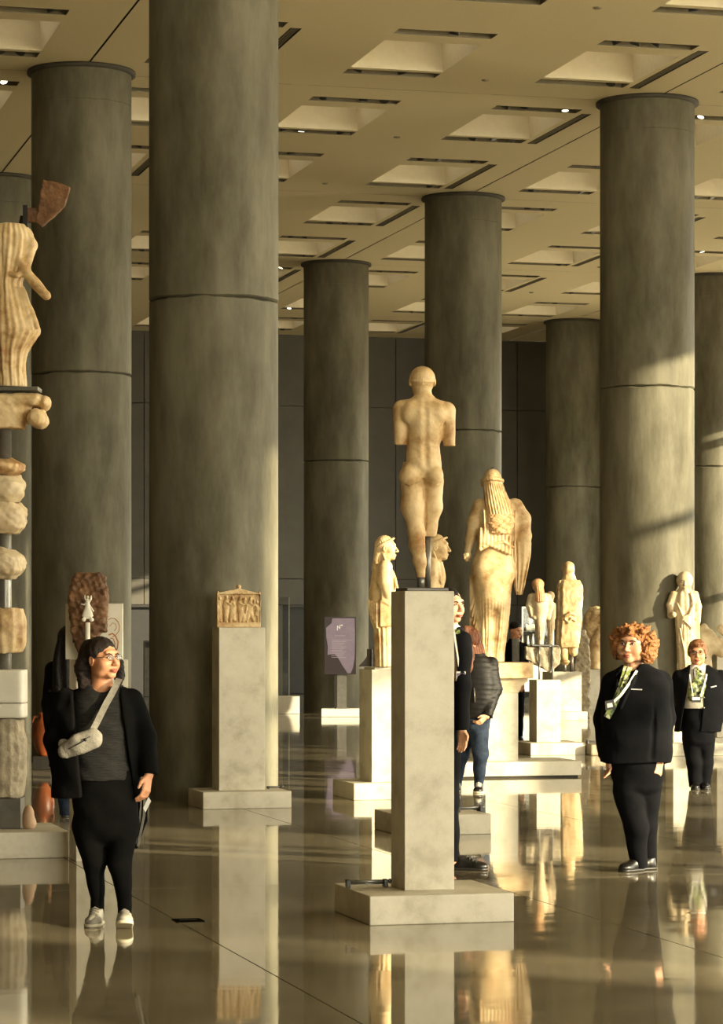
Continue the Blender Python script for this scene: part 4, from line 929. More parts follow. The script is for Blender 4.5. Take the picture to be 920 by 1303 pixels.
# ================================================================== SMALL THINGS OF THE HALL
f = Fig('information_panel', 'purple information panel on a steel stand in front of a far column', 'sign', 433, 50.0, 0); W = f.W
bm = bmesh.new(); add_box(bm, f.X(409), f.X(457), -.05, .42, .004, f.Z(902), .004); bm_obj('stand_base', bm, M['plaster'], f.o)
bm = bmesh.new(); add_box(bm, f.X(429), f.X(441), .10, .12, f.Z(902), f.Z(858)); bm_obj('stand_plate', bm, M['steel'], f.o)
bm = bmesh.new(); add_box(bm, f.X(425.5), f.X(428), .08, .12, f.Z(902), f.Z(800)); bm_obj('stand_post', bm, M['black'], f.o)
bm = bmesh.new(); add_box(bm, f.X(413), f.X(453), .03, .07, f.Z(858), f.Z(785)); board = bm_obj('panel_board', bm, M['purple_dark'], f.o)
bm = bmesh.new(); sc9 = 55 / 494
pp = lambda a, b: (f.X(405 + a * sc9), f.Z(775 + b * 145 / 1303))
prism(bm, [pp(*q) for q in [(160, 105), (415, 105), (420, 300), (415, 560), (400, 660), (370, 735), (335, 735), (270, 640), (225, 555), (185, 512), (105, 525), (110, 430), (92, 330), (88, 215), (150, 160)]], .024, .0285); bm_obj('printed_field', bm, M['purple'], board)
def stroke(a, b, w_, m, name='printed_line'):
    ribbon(name, [(pp(*a)[0], .022, pp(*a)[1]), (pp(*b)[0], .022, pp(*b)[1])], w_, M[m], board, .003)
stroke((218, 245), (218, 190), .012, 'ink', 'printed_letter'); stroke((222, 195), (245, 222), .012, 'ink', 'printed_letter'); stroke((245, 225), (248, 180), .012, 'ink', 'printed_letter'); stroke((258, 185), (278, 185), .02, 'ink', 'printed_letter')
for r_ in range(10): stroke((150, 372 + r_ * 20), (318 - (r_ % 3) * 22, 372 + r_ * 20), .008, 'ink_faint')
stroke((185, 305), (310, 305), .008, 'ink_faint'); stroke((150, 355), (380, 355), .006, 'ink_faint')
f = Fig('glass_screen', 'clear glass screen standing in a white block beside the far column', 'screen', 369, 51.6, 0); W = f.W
bm = bmesh.new(); add_box(bm, f.X(352), f.X(381), -.1, .25, 0.003, f.Z(886), .004); bm_obj('white_block', bm, M['plaster'], f.o)
bm = bmesh.new(); add_box(bm, f.X(340), f.X(368), .06, .075, f.Z(890), f.Z(760)); bm_obj('glass_pane', bm, M['glass'], f.o)
bm = bmesh.new(); add_box(bm, f.X(367.3), f.X(368.2), .055, .08, f.Z(886), f.Z(760)); bm_obj('pane_edge', bm, M['steel'], f.o)
f = Fig('floor_screen_kiosk', 'grey metal standing kiosk with dark top, far left before a dark door', 'kiosk', 193, 48.8, 0); W = f.W
bm = bmesh.new(); add_box(bm, f.X(182.5), f.X(212), -.03, .06, .003, f.Z(815), .02); bm_obj('kiosk_body', bm, M['steel'], f.o)
bm = bmesh.new(); add_box(bm, f.X(185), f.X(209), -.036, -.028, f.Z(824), f.Z(817)); bm_obj('dark_header', bm, M['black'], f.o)
bm = bmesh.new(); add_box(bm, f.X(183), f.X(211.5), -.034, -.028, f.Z(887), f.Z(886)); bm_obj('seam', bm, M['black'], f.o)
sx0, sy0 = wpt(189, 66.2)
o = box('door_sign', -.065, .065, -.02, 0, -.075, .075, M['white_plastic'], None, .004); o.location = (sx0, YB + .215, zpt(793, 66.4)); tag(o, 'small white square sign on the far dark door', 'sign')
f = Fig('display_case', 'glass display case with white frame and dark shelves far behind the statues', 'display case', 684, 58.0, 0); W = f.W
for a, b in ((664, 666), (703, 705)):
    bm = bmesh.new(); add_box(bm, f.X(a), f.X(b), -.02, .03, 0, f.Z(772)); bm_obj('frame_post', bm, M['plaster'], f.o)
for a, b in ((774, 772), (822, 820), (804, 802.6), (880, 840)):
    bm = bmesh.new(); add_box(bm, f.X(666), f.X(703), 0.001, .38, f.Z(a), f.Z(b)); bm_obj('shelf', bm, M['plaster'] if a in (774, 880) else M['steel'], f.o)
bm = bmesh.new(); add_box(bm, f.X(664), f.X(705), .39, .42, 0, f.Z(772)); bm_obj('back_panel', bm, M['door_dark'], f.o)
bm = bmesh.new(); add_box(bm, f.X(666), f.X(703), -.01, -.004, f.Z(840), f.Z(774)); bm_obj('glass_front', bm, M['glass'], f.o)
case = f
f = Fig('small_white_relief', 'small white carved piece on the middle shelf of the display case', 'sculpture', 674, 58.2, case.Z(802.6) + .002); W = f.W
g = SDF((f.X(666), -.08, 0), (f.X(683), .08, f.Z(782)), .012); g.bx((f.X(674.5), 0, .05), (.09, .05, .075), .01); g.ell(W(674.5, 789), (.05, .05, .09), .02); g.ell(W(670, 798), (.04, .05, .06), .01); g.ell(W(679, 798), (.04, .05, .06), .01); g.base(); g.obj('carved_piece', M['plaster'], f.o)
for px, hh in ((671.5, 12), (678, 14), (690, 9)):
    f = Fig('small_figurine', {671.5: 'short white figurine on the lower shelf of the display case', 678: 'taller thin white figurine on the lower shelf of the display case', 690: 'squat white figurine at the right of the display case shelf'}[px], 'figurine', px, 58.2, case.Z(820) + .002)
    g = SDF((-.06, -.06, 0), (.06, .06, hh * f.s + .02), .010); g.loft([(0, 0, 0, .035, .035), (hh * f.s * .6, 0, 0, .022, .022), (hh * f.s * .75, 0, 0, .018, .018)], .01); g.ell((0, 0, hh * f.s * .85), (.024, .024, .03), .008); g.base(); g.obj('carved_piece', M['plaster'], f.o)
x, y = wpt(239.5, 15.72)
o = empty('floor_socket_cover', 'small dark rectangular socket cover set in the polished floor', 'floor socket', (x, y, .001))
box('cover_plate', -.082, .082, -.08, .08, 0, .004, M['cover'], o, .001); box('cover_slot', -.05, .05, -.008, .008, .004, .0055, M['joint'], o)
f = Fig('orange_spot_jar', 'invented orange-red jar on a dark stand, standing in for an orange spot beside the left dark column', 'jar', 55, 32.0, 0); W = f.W  # jar and stand invented in place of a reflected orange spot
bm = bmesh.new(); add_box(bm, -.11, .11, -.11, .11, .002, f.Z(962), .006); bm_obj('dark_stand', bm, M['black'], f.o)
bm = bmesh.new(); z0 = f.Z(962); lathe(bm, [(.05, z0), (.06, z0 + .02), (.11, z0 + .13), (.135, z0 + .25), (.115, z0 + .36), (.06, z0 + .42), (.045, z0 + .46), (.065, z0 + .50), (.05, z0 + .505)], 28); bm_obj('jar_body', bm, M['terracotta'], f.o, True)
for q in (-1, 1): tube('jar_handle', [(q * .05, 0, z0 + .45), (q * .10, 0, z0 + .46), (q * .125, 0, z0 + .40), (q * .11, 0, z0 + .34)], .012, M['terracotta'], f.o, 8)

# ================================================================== PEOPLE
def vec(*a): return np.array(a, float)
def hand(g, w, d, t, curl=.5, sc_=1.0):
    """w wrist, d finger direction, t thumb side; fingers bend towards d x t"""
    w = np.array(w, float); d = np.array(d, float); d /= np.linalg.norm(d); t = np.array(t, float); t -= d * (d @ t); t /= np.linalg.norm(t); n = np.cross(d, t)
    P = lambda a, b, c=0: w + (d * a + t * b + n * c) * sc_
    for o in (.028, .010, -.009, -.026): g.cap(P(.008, o * .6), P(.085, o), .0145 * sc_, .0115 * sc_, .012)
    for o, L in ((.029, .072), (.010, .082), (-.010, .076), (-.028, .058)):
        a = P(.088, o); c1, c2 = curl * .55, curl * 1.35
        b = a + (d * math.cos(c1) + n * math.sin(c1)) * L * .5 * sc_; c = b + (d * math.cos(c2) + n * math.sin(c2)) * L * .5 * sc_
        g.cap(a, b, .0095 * sc_, .0088 * sc_, .004); g.cap(b, c, .0088 * sc_, .0072 * sc_, .003)
    a = P(.022, .026, .004); b = P(.052, .050, .012); c = P(.082, .052, .020); g.cap(a, b, .013 * sc_, .0105 * sc_, .008); g.cap(b, c, .0105 * sc_, .008 * sc_, .003)
def face(parent, c, rot, sc_, glasses=None, brow='brow', mouth=1.0, wide=1):
    R = Euler(rot).to_matrix(); c = Vector(c); T = lambda p: c + R @ (Vector(p) * sc_)
    for q in (-1, 1):
        bm = bmesh.new(); bmesh.ops.create_uvsphere(bm, u_segments=12, v_segments=8, radius=1, matrix=Matrix.Translation(T((q * .031, -.0815, .002))) @ R.to_4x4() @ Matrix.Diagonal((.0125 * sc_, .0085 * sc_, .0062 * sc_, 1)))
        e = bm_obj('eye', bm, M['eye'], parent, True)
        bm = bmesh.new(); bmesh.ops.create_uvsphere(bm, u_segments=10, v_segments=6, radius=1, matrix=Matrix.Translation(T((q * .031, -.0872, .002))) @ R.to_4x4() @ Matrix.Diagonal((.0058 * sc_, .0036 * sc_, .0058 * sc_, 1)))
        bm_obj('iris', bm, M['iris'], e, True)
        tube('eyelid', [T((q * (.031 - .0145), -.0855, .003)), T((q * .031, -.0925, .0095)), T((q * (.031 + .0145), -.0835, .003))], .0022 * sc_, M['brow'], parent, 6)
        tube('eyebrow', [T((q * .014, -.0905, .018)), T((q * .032, -.0905, .0245)), T((q * .050, -.078, .017))], .0036 * sc_, M[brow], parent, 6)
    tube('lips', [T((-.022, -.090, -.0705)), T((-.010, -.0985, -.0668)), T((0, -.100, -.0682)), T((.010, -.0985, -.0668)), T((.022, -.090, -.0705))], .0042 * sc_, M['lip'], parent, 8)
    tube('lips', [T((-.019, -.0905, -.0745)), T((0, -.0985, -.0785)), T((.019, -.0905, -.0745))], .0048 * sc_, M['lip'], parent, 8)
    if glasses:
        gl = empty('glasses', None, None, (0, 0, 0)); gl.parent = parent
        for q in (-1, 1):
            n = 16; tube('rim', [T((q * .032 + .0215 * math.cos(2 * PI * i / n), -.1035 + .004 * abs(math.cos(2 * PI * i / n)), .001 + .0155 * math.sin(2 * PI * i / n))) for i in range(n + 1)], .0019 * sc_, M[glasses], gl, 6)
            tube('temple', [T((q * .0535, -.098, .005)), T((q * .078 * wide, -.02, .006)), T((q * .080 * wide, .02, .0))], .0017 * sc_, M[glasses], gl, 6)
            bm = bmesh.new(); bmesh.ops.create_circle(bm, cap_ends=True, segments=16, radius=1, matrix=Matrix.Translation(T((q * .032, -.1025, .001))) @ R.to_4x4() @ Matrix.Diagonal((.021 * sc_, 1, .015 * sc_, 1)) @ Matrix.Rotation(PI / 2, 4, 'X')); bm_obj('lens', bm, M['glass'], gl)
        tube('bridge', [T((-.0105, -.1045, .004)), T((0, -.1065, .006)), T((.0105, -.1045, .004))], .0017 * sc_, M[glasses], gl, 6)
def shoe(f, name, heel, toe, z0, up, sole, height=.085, wid=.043, pitch=0.0, laces=None, label=None):
    """heel, toe: local x,y of the ends"""
    h2 = vec(*heel); t2 = vec(*toe); L = np.linalg.norm(t2 - h2); yaw = math.atan2(*(t2 - h2)[[0, 1]][::1]) if False else math.atan2((t2 - h2)[0], -(t2 - h2)[1])
    ctr = (h2 + t2) / 2; hl = L / 2; lo, hi = (-hl - .05,) * 2 + (-.02,), (hl + .05,) * 2 + (.2,)
    org = (ctr[0], ctr[1], z0)
    def build(nm, m, fn, par):
        g = SDF(np.array([-.16, -.2, -.04]) + org, np.array([.16, .2, .22]) + org, .0055); g.frame(org, (pitch, 0, yaw)); fn(g); return g.obj(nm, m, par)
    def upper(g):
        g.ell((0, -hl * .45, .028), (wid, hl * .56, .036), .01); g.ell((0, hl * .45, .035), (wid * .86, hl * .52, .044), .02); g.cap((0, -hl * .1, .04), (0, hl * .45, height), .034, .036, .02); g.cap((0, hl * .45, .05), (0, hl * .5, height + .01), .036, .036, .015)
        g.planes([((0, 0, 1), .010)], (-.1, -.2, -.05), (.1, .2, .010), .002); g.planes([((0, 0, -1), -height - .012)], (-.1, -.2, height + .012), (.1, .2, .25), .003)
    def solef(g):
        g.cap((0, -hl + wid * 1.0, .008), (0, hl - wid * .9, .008), wid * 1.04, wid * .94, .005); g.planes([((0, 0, 1), 0)], (-.1, -.25, -.1), (.1, .25, 0), .001); g.planes([((0, 0, -1), -.019)], (-.1, -.25, .019), (.1, .25, .1), .001)
    u = build(name, M[up], upper, f.o)
    if label: u['label'] = label
    build('sole', M[sole], solef, u)
    if laces:
        R = Matrix.Translation(org) @ Euler((pitch, 0, yaw)).to_matrix().to_4x4()
        for i in range(4): tube('lace', [R @ Vector((-.026, -hl * (.42 - .17 * i), .054 + .011 * i)), R @ Vector((0, -hl * (.40 - .17 * i), .072 + .010 * i)), R @ Vector((.026, -hl * (.44 - .17 * i), .054 + .011 * i))], .0046, M[laces], u, 6)
def wrinkle(g, seed, amp=.004, f_=14):
    r = np.random.default_rng(seed); a = r.uniform(0, 6.28, 6)
    g.add(lambda X, Y, Z: amp * np.sin(f_ * (X * 1.1 + Z * .8) + a[0]) * np.sin(f_ * 1.3 * (Z - Y) + a[1]) + amp * .6 * np.sin(f_ * 2.3 * (Z + .5 * X) + a[2]) * np.sin(f_ * .9 * (X - Y) + a[3]))
def bodymesh(f, headc, rot, hs, neck, torso, arms, legs, m, h=.0055, hands=(), wide=1, lo=None, hi=None, eyes=False, extra=None):
    """one continuous figure: head, neck, trunk, arms, hands, legs and feet"""
    pts = [headc] + [p for a in arms for p in a] + [p for a in legs for p in a]
    P = np.array(pts, float); lo = P.min(0) - .16; hi = P.max(0) + .16; lo[2] = 0.02
    g = SDF(lo, hi, h)
    head(g, headc, rot, hs, eyes, neck, wide)
    g.cap((neck[0] - .09, neck[1] + .02, neck[2] - .05), (neck[0] + .09, neck[1] + .02, neck[2] - .05), .05, .05, .06)
    g.loft([(z, cx, cy, max(rx * .86 - .022, .02), max(ry * .9 - .03, .03)) for z, cx, cy, rx, ry in torso], .04)
    for a in arms: g.chain(a, [.050, .040, .027], .03)
    for hd in hands: hand(g, *hd)
    for l in legs:
        g.chain(l, [.070, .050, .032], .03); g.cap(l[-1], (l[-1][0], l[-1][1] - .02, max(.045, l[-1][2] - .05)), .030, .026, .02)
    if extra: extra(g)
    b = g.obj('body', m, f.o)
    for l in legs: tube('sock', [(l[-1][0], l[-1][1], l[-1][2] + .06), l[-1], (l[-1][0], l[-1][1] - .01, max(.03, l[-1][2] - .06))], .040, M['black_cloth'], f.o, 14)
    return b
def trousers(f, rows, legs, radii, m, seed, h=.0065, drop=.05, amp=.004):
    P = np.array([p for l in legs for p in l] , float); lo = P.min(0) - .20; hi = P.max(0) + .2
    lo[2] = min(p[2] for l in legs for p in l) - .08; hi[2] = max(r[0] for r in rows) + .02
    rr = sorted(rows)[0]; rows = list(rows) + [(rr[0] - .045, rr[1], rr[2], rr[3] * .55, rr[4] * .5)]
    R_ = np.array(rows); lo[0] = min(lo[0], (R_[:, 1] - R_[:, 3]).min() - .03); hi[0] = max(hi[0], (R_[:, 1] + R_[:, 3]).max() + .03)
    g = SDF(lo, hi, h); g.loft(rows, .03, p=2.2)
    for l, r in zip(legs, radii): g.chain(l, r, .022); g.cap(l[-1], vec(*l[-1]) + vec(0, 0, -.08), r[-1], r[-1], .01)
    wrinkle(g, seed, amp, 13)
    for l in legs: pass
    zc = max(.018, min(l[-1][2] for l in legs) - drop)
    g.planes([((0, 0, 1), zc)], (lo[0], lo[1], lo[2] - .1), (hi[0], hi[1], zc), .003)
    return g.obj('trousers', M[m], f.o)
def coat(f, name, rows, arms, radii, m, seed, h=.006, opens=(), amp=.004, k=.03, p=2.3, extra=None, par=None, fw=13):
    R_ = np.array(rows); P = np.array([q for a in arms for q in a] + [(r[1] - r[3], r[2] - r[4], r[0]) for r in rows] + [(r[1] + r[3], r[2] + r[4], r[0]) for r in rows], float)
    mr = max([max(r) for r in radii] + [.02]); g = SDF(P.min(0) - mr * .9, P.max(0) + mr * .9, h)
    g.loft(rows, .02, p=p); trunk = g.D
    for a, r in zip(arms, radii):            # sleeves with clean cuffs, then joined to the trunk
        g.D = np.full(g.n, 1.0, np.float32); g.chain(a, r, k)
        e = vec(*a[-1]); d = e - vec(*a[-2]); d /= np.linalg.norm(d)
        g.planes([((-d[0], -d[1], -d[2]), -float(d @ e))], e - mr * 1.6, e + mr * 1.6, .003)
        hh = np.clip(.5 + .5 * (trunk - g.D) / .022, 0, 1); trunk = trunk + (g.D - trunk) * hh - .022 * hh * (1 - hh)
    g.D = trunk
    if extra: extra(g)
    wrinkle(g, seed, amp, fw)
    for o in opens: o(g)
    return g.obj(name, M[m], par or f.o)
def strap(f, name, pts, w_, m, par=None, thick=.004): return ribbon(name, pts, w_, M[m], par or f.o, thick)
def person(label, px0, d): return Fig('person', label, 'person', px0, d, 0)

# ---- woman with shoulder bag, walking towards the camera
f = person('woman in black open jacket and white sneakers walking, looking aside, grey shoulder bag', 135, 15.55); W = f.W
HC = W(131.5, 838, -.02); HR = (-.06, 0, .82); HS = 1.0
rowsJ = f.rows([(874, 108, 156, .075), (878, 90, 165, .095), (886, 78, 174, .115), (905, 72, 178, .13), (940, 73, 176, .14), (975, 70, 177, .145), (1000, 67, 178, .145), (1014, 66, 178, .14)])
armsB = [[W(84, 890), W(68, 943, .04), W(79, 990, -.0)], [W(168, 890), W(186, 940, .02), W(190, 985, -.04)]]
legsB = [[W(113, 1050), W(121, 1098, -.02), W(123.5, 1150, .02)], [W(156, 1050), W(153.5, 1098, -.05), W(160, 1150, -.06)]]
bodymesh(f, HC, HR, HS, W(130, 880, .01), rowsJ[:-1] if False else [(z, a, b, c * .78, e) for z, a, b, c, e in rowsJ], armsB, legsB, M['skin'], .0046, hands=[(W(189.5, 986, -.045), (-.12, -.25, -1), (-.5, -1, 0), .7)])
face(f.o, HC, HR, HS, 'black')
g = SDF((f.X(94), -.16, f.Z(890)), (f.X(162), .16, f.Z(804)), .0045); hr = Euler(HR).to_matrix()
g.frame(HC, HR, HS); g.ell((0, .026, .036), (.086, .100, .092), .02); g.frame()
g.chain([W(112, 826, .03), W(106.5, 850, .02), W(107.5, 872, -.03)], [.05, .05, .035], .03); g.chain([W(120, 830, .06), W(116, 855, .05), W(115, 876, .02)], [.06, .055, .04], .03); g.chain([W(149, 846, .07), W(151, 860, .05), W(151, 869, .02)], [.035, .028, .02], .02)
g.frame(HC, HR, HS); g.ell((0, -.085, -.045), (.066, .088, .105), .012, mode='s'); g.ell((-.05, -.07, -.05), (.045, .06, .085), .012, mode='s'); g.ell((.03, -.08, -.06), (.06, .06, .12), .012, mode='s'); g.frame()
g.add(lambda X, Y, Z: .0022 * np.sin(120 * X + 26 * np.sin(9 * Z)) * np.sin(110 * Y) + 0 * Z); g.obj('hair', M['hair_dark'], f.o)
opening = [((1, 0, .04), f.X(157) + .04 * f.Z(900)), ((-1, 0, .02), -f.X(107) + .02 * f.Z(900)), ((0, 1, 0), -.02)]
def op1(g): g.planes([((1, 0, .14), f.X(163) + .14 * f.Z(950)), ((-1, 0, -.10), -f.X(101) - .10 * f.Z(950)), ((0, 1, 0), -.0)], (f.X(85), -.3, f.Z(1030)), (f.X(175), .0, f.Z(865)), .02); g.ell(W(131, 868, -.03), (.075, .10, .05), .02, mode='s')
coat(f, 'jacket', rowsJ, armsB, [[.068, .060, .052], [.066, .056, .050]], 'black_cloth', 3, .0055, [op1], .005)
def opn(g): g.ell(W(131, 867, -.05), (.062, .11, .062), .01, mode='s')
tee = coat(f, 'tee_shirt', f.rows([(872, 108, 156, .07), (880, 96, 162, .092), (892, 92, 166, .112), (930, 92, 166, .125), (960, 92, 166, .132), (985, 93, 168, .138), (992, 94, 168, .137)]), [], [], 'tee', 5, .006, [opn], .003, fw=26)
trousers(f, f.rows([(980, 93, 170, .12), (1005, 90, 175, .132), (1030, 93, 177, .135), (1050, 97, 175, .125), (1066, 102, 172, .105)]), legsB, [[.098, .064, .037], [.095, .066, .039]], 'black_cloth', 8, drop=.02)
shoe(f, 'sneaker', (f.X(124), .04), (f.X(120.5), -.20), .0, 'white_shoe', 'rubber', laces='grey_canvas', height=.075, wid=.047)
shoe(f, 'sneaker', (f.X(161), -.14), (f.X(166), -.38), .012, 'white_shoe', 'rubber', laces='grey_canvas', height=.075, wid=.048, pitch=-.28)
bagw = Fig('shoulder_bag', 'grey canvas belt bag worn across the chest of the walking woman', 'bag', 135, 15.55, 0)
def surf(px, py, off=0.0):
    """point on the front of the tee shirt or jacket"""
    z = f.Z(py); x = f.X(px); R_ = np.array(sorted(rowsJ)); ry = np.interp(z, R_[:, 0], R_[:, 4]); rx = np.interp(z, R_[:, 0], R_[:, 3]); cx = np.interp(z, R_[:, 0], R_[:, 1])
    return Vector((x, -ry * max(0, 1 - abs((x - cx) / rx) ** 2.3) ** (1 / 2.3) - off, z))
g = SDF((f.X(78), -.26, f.Z(975)), (f.X(132), 0, f.Z(918)), .005)
a, b = surf(88, 954, .055), surf(122, 938, .055); g.chain([a, (a + b) / 2 + Vector((0, -.012, .006)), b], [.044, .058, .058], .01, flat=(1, .55)); g.cap(surf(84, 945, .045), surf(92, 949, .05), .03, .04, .01, flat=(1, .5))
g.noise(.003, 40, 2); g.obj('bag_body', M['grey_canvas'], bagw.o)
tube('zipper', [surf(92, 951, .082), surf(106, 944, .098), surf(120, 935, .086)], .003, M['black'], bagw.o, 6); tube('pull_ring', [surf(113, 938, .09), surf(115, 940, .092)], .008, M['black'], bagw.o, 8)
strap(f, 'strap', [surf(124, 944, .06), surf(121, 930, .06), surf(127, 918, .035), surf(138, 895, .030), surf(146, 880, .030), (f.X(150.5), -.10, f.Z(870)), (f.X(152), -.03, f.Z(864))], .036, 'grey_canvas', bagw.o, .006)
o = Fig('paper_leaflet', 'small white folded leaflet in the walking woman\'s hand', 'leaflet', 135, 15.55, 0); bm = bmesh.new(); prism(bm, [(f.X(184), f.Z(1027)), (f.X(187), f.Z(1032)), (f.X(194), f.Z(1018)), (f.X(190.5), f.Z(1013))], -.104, -.098); bm_obj('folded_sheet', bm, M['paper'], o.o)
o = Fig('folded_garment', 'dark folded garment with pale grey edge hanging by the walking woman\'s leg', 'garment', 135, 15.55, 0)
g = SDF((f.X(160), .08, f.Z(1084)), (f.X(192), .24, f.Z(1004)), .006); g.chain([(f.X(177), .16, f.Z(1012)), (f.X(176), .16, f.Z(1045)), (f.X(170), .16, f.Z(1080))], [.042, .038, .014], .01, flat=(1, .6)); g.obj('cloth', M['black_cloth'], o.o)
strap(f, 'pale_edge', [(f.X(182), .13, f.Z(1010)), (f.X(181), .13, f.Z(1040)), (f.X(173), .13, f.Z(1079))], .012, 'grey_canvas', o.o, .03); strap(f, 'pale_edge', [(f.X(178), .125, f.Z(1012)), (f.X(176), .125, f.Z(1042)), (f.X(170), .13, f.Z(1076))], .009, 'grey_canvas', o.o, .02)

# ---- curly haired guard
f = person('guard with curly copper hair in black suit, standing turned to the left with lanyard', 812, 18.9); W = f.W
HC = W(803.5, 820, -.04); HR = (-.02, .03, -.42); HS = 1.10
rowsJ = f.rows([(846, 794, 822, .08, .01), (851, 783, 838, .11, .01), (857, 776, 847, .14), (867, 771, 851, .155), (885, 769, 853, .17, -.01), (910, 765, 853, .19, -.02), (935, 764, 853, .195, -.02), (955, 763, 853.5, .195, -.01), (969.5, 763, 854, .19, -.01)])
armsB = [[W(779, 868), W(769, 915, .06), W(772, 962, -.02)], [W(841, 868, .02), W(846.5, 914, .05), W(838, 968, -.08)]]
legsB = [[W(798, 1005), W(809, 1052, -.02), W(813, 1100, .0)], [W(824, 1005, .06), (W(824, 1052, .1)), W(827.5, 1097, .12)]]
bodymesh(f, HC, HR, HS, W(806, 852, .01), [(z, a, b, c * .8, e * .85) for z, a, b, c, e in rowsJ], armsB, legsB, M['skin_pale'], .005, hands=[(W(773, 961, -.02), (.1, -.1, -1), (.3, -1, 0), .7), (W(838, 967, -.08), (-.2, -.1, -1), (-.9, -.6, 0), .75)], wide=1.2)
face(f.o, HC, HR, HS, None, wide=1.2)
g = SDF((f.X(766), -.24, f.Z(852)), (f.X(844), .24, f.Z(784)), .006)
g.frame(HC, HR, 1); g.ell((0, .03, .05), (.112, .115, .085), .03); g.ell((-.10, .02, -.02), (.055, .09, .09), .03); g.ell((.11, .03, -.03), (.06, .09, .10), .03); g.ell((0, .08, -.02), (.12, .08, .10), .03)
r = np.random.default_rng(5)
for i in range(230):
    v = r.normal(size=3); v /= np.linalg.norm(v)
    if v[2] < -.9 or (v[1] < -.55 and v[2] < .35): continue
    c = v * np.array((.158, .135, .122)) * r.uniform(.86, 1.07) + (0, .025, .012); g.ell(c, r.uniform(.013, .025, 3), .007)
g.ell((0, -.115, -.040), (.088, .085, .108), .012, mode='s'); g.frame()
g.noise(.007, 75, 4); g.obj('curly_hair', M['hair_blond'], f.o)
def lap(g): g.planes([((1, 0, -.62), f.X(806) - .62 * f.Z(856)), ((-1, 0, -.12), -f.X(785.5) - .12 * f.Z(880)), ((0, 1, 0), -.05), ((0, 0, -1), -f.Z(912))], (f.X(760), -.4, f.Z(912)), (f.X(812), -.05, f.Z(842)), .006); g.ell(W(801, 846, -.07), (.055, .09, .05), .01, mode='s')
def lapels(g):
    g.chain([W(831, 878, -.19), W(828, 915, -.215), W(825, 962, -.205)], [.008, .016, .016], .012) if False else None
    g.cap(W(830, 880, -.195), W(826, 962, -.205), .008, .018, .02, 's'); g.cap(W(778, 930, -.19), W(779, 968, -.19), .006, .010, .012, 's')
    g.chain([W(807, 849, -.09), W(800, 868, -.175), W(786, 900, -.215)], [.020, .026, .012], .008); g.chain([W(790, 850, -.08), W(783, 872, -.15), W(775, 905, -.18)], [.018, .02, .010], .008)
coat(f, 'suit_jacket', rowsJ, armsB, [[.075, .066, .058], [.082, .07, .062]], 'suit', 13, .006, [lap], .005, extra=lapels, p=2.5)
coat(f, 'blouse', f.rows([(848, 796, 814, .07, -.0), (858, 786, 826, .105, 0), (880, 775, 840, .15), (905, 772, 838, .165, -.01), (930, 772, 838, .17, -.02)]), [], [], 'black_cloth', 14, .007, [lambda g: g.ell(W(802, 846, -.06), (.045, .09, .04), .01, mode='s')], .002)
strap(f, 'printed_scarf', [W(796, 848.5, -.09), W(793, 858, -.125), W(786, 878, -.165), W(777, 898, -.185), W(769, 912, -.19)], .045, 'scarf', None, .012)
strap(f, 'printed_scarf', [W(800, 849, -.10), W(790, 872, -.180), W(778, 896, -.205)], .03, 'scarf', None, .010)
strap(f, 'lanyard', [W(808, 853, -.13), W(798, 868, -.195), W(786, 884, -.215), W(776, 893, -.215)], .017, 'white_cloth')
for q in range(4): t = (q + .7) / 4.6; strap(f, 'lanyard_print', [W(807 - 30 * t - 1, 854.5 + 37 * t, -.146 - .078 * min(1, t * 1.6)), W(807 - 30 * t - 2.5, 856.2 + 37 * t, -.15 - .078 * min(1, t * 1.6))], .008, 'black')
bm = bmesh.new(); prism(bm, [(f.X(767), f.Z(903)), (f.X(779), f.Z(900)), (f.X(777), f.Z(889)), (f.X(766), f.Z(891))], -.232, -.226); bm_obj('badge', bm, M['purple_dark'], f.o)
bm = bmesh.new(); prism(bm, [(f.X(769), f.Z(899.5)), (f.X(776), f.Z(898)), (f.X(775), f.Z(893)), (f.X(768.5), f.Z(894))], -.235, -.232); bm_obj('badge_card', bm, M['badge'], f.o)
for q in range(7):
    a = 799.5 + q * 2.1; strap(f, 'pocket_lettering', [W(a, 876 + .1 * q, -.195 + .0035 * q), W(a + 1.5, 876.1 + .1 * q, -.1945 + .0035 * q)], .007, 'ink', None, .012)
trousers(f, f.rows([(955, 772, 846, .15, 0), (972, 774, 845, .155, 0.01), (990, 778, 844, .15, .02), (1005, 782, 842, .14, .03)]), legsB, [[.105, .083, .058], [.105, .078, .055]], 'suit', 15)
shoe(f, 'leather_shoe', (f.X(818), .02), (f.X(787), -.12), .0, 'shoe_black', 'black', wid=.046, height=.07); shoe(f, 'leather_shoe', (f.X(837), .12), (f.X(805), .02), .0, 'shoe_black', 'black', wid=.046, height=.07)

# ---- short haired guard with glasses and floral scarf
f = person('guard with short chestnut hair, glasses and green floral scarf, hands behind the back', 889, 28.2); W = f.W
HC = W(887, 830.5, -.03); HR = (.02, 0, -.12); HS = 1.06
rowsJ = f.rows([(846, 879, 900, .07, .01), (851, 868, 911, .105), (858, 861, 919, .13), (870, 859, 922, .145), (890, 858, 923, .16), (910, 858, 921, .165), (931, 857.5, 918, .165)])
armsB = [[W(864.5, 862), W(860, 893, .10), W(869, 918, .20)], [W(917, 862), W(922, 893, .09), W(909, 920, .2)]]
legsB = [[W(880, 940), W(883.5, 970, -.01), W(885, 1000, .0)], [W(898, 940), W(898, 970, .02), W(896.5, 1000, .04)]]
bodymesh(f, HC, HR, HS, W(888, 849, .01), [(z, a, b, c * .82, e * .8) for z, a, b, c, e in rowsJ], armsB, legsB, M['skin'], .006, hands=[(W(869, 918, .2), (1, 0, -.2), (0, -.2, 1), .6), (W(909, 920, .22), (-1, 0, -.1), (0, .2, 1), .6)])
face(f.o, HC, HR, HS, 'black')
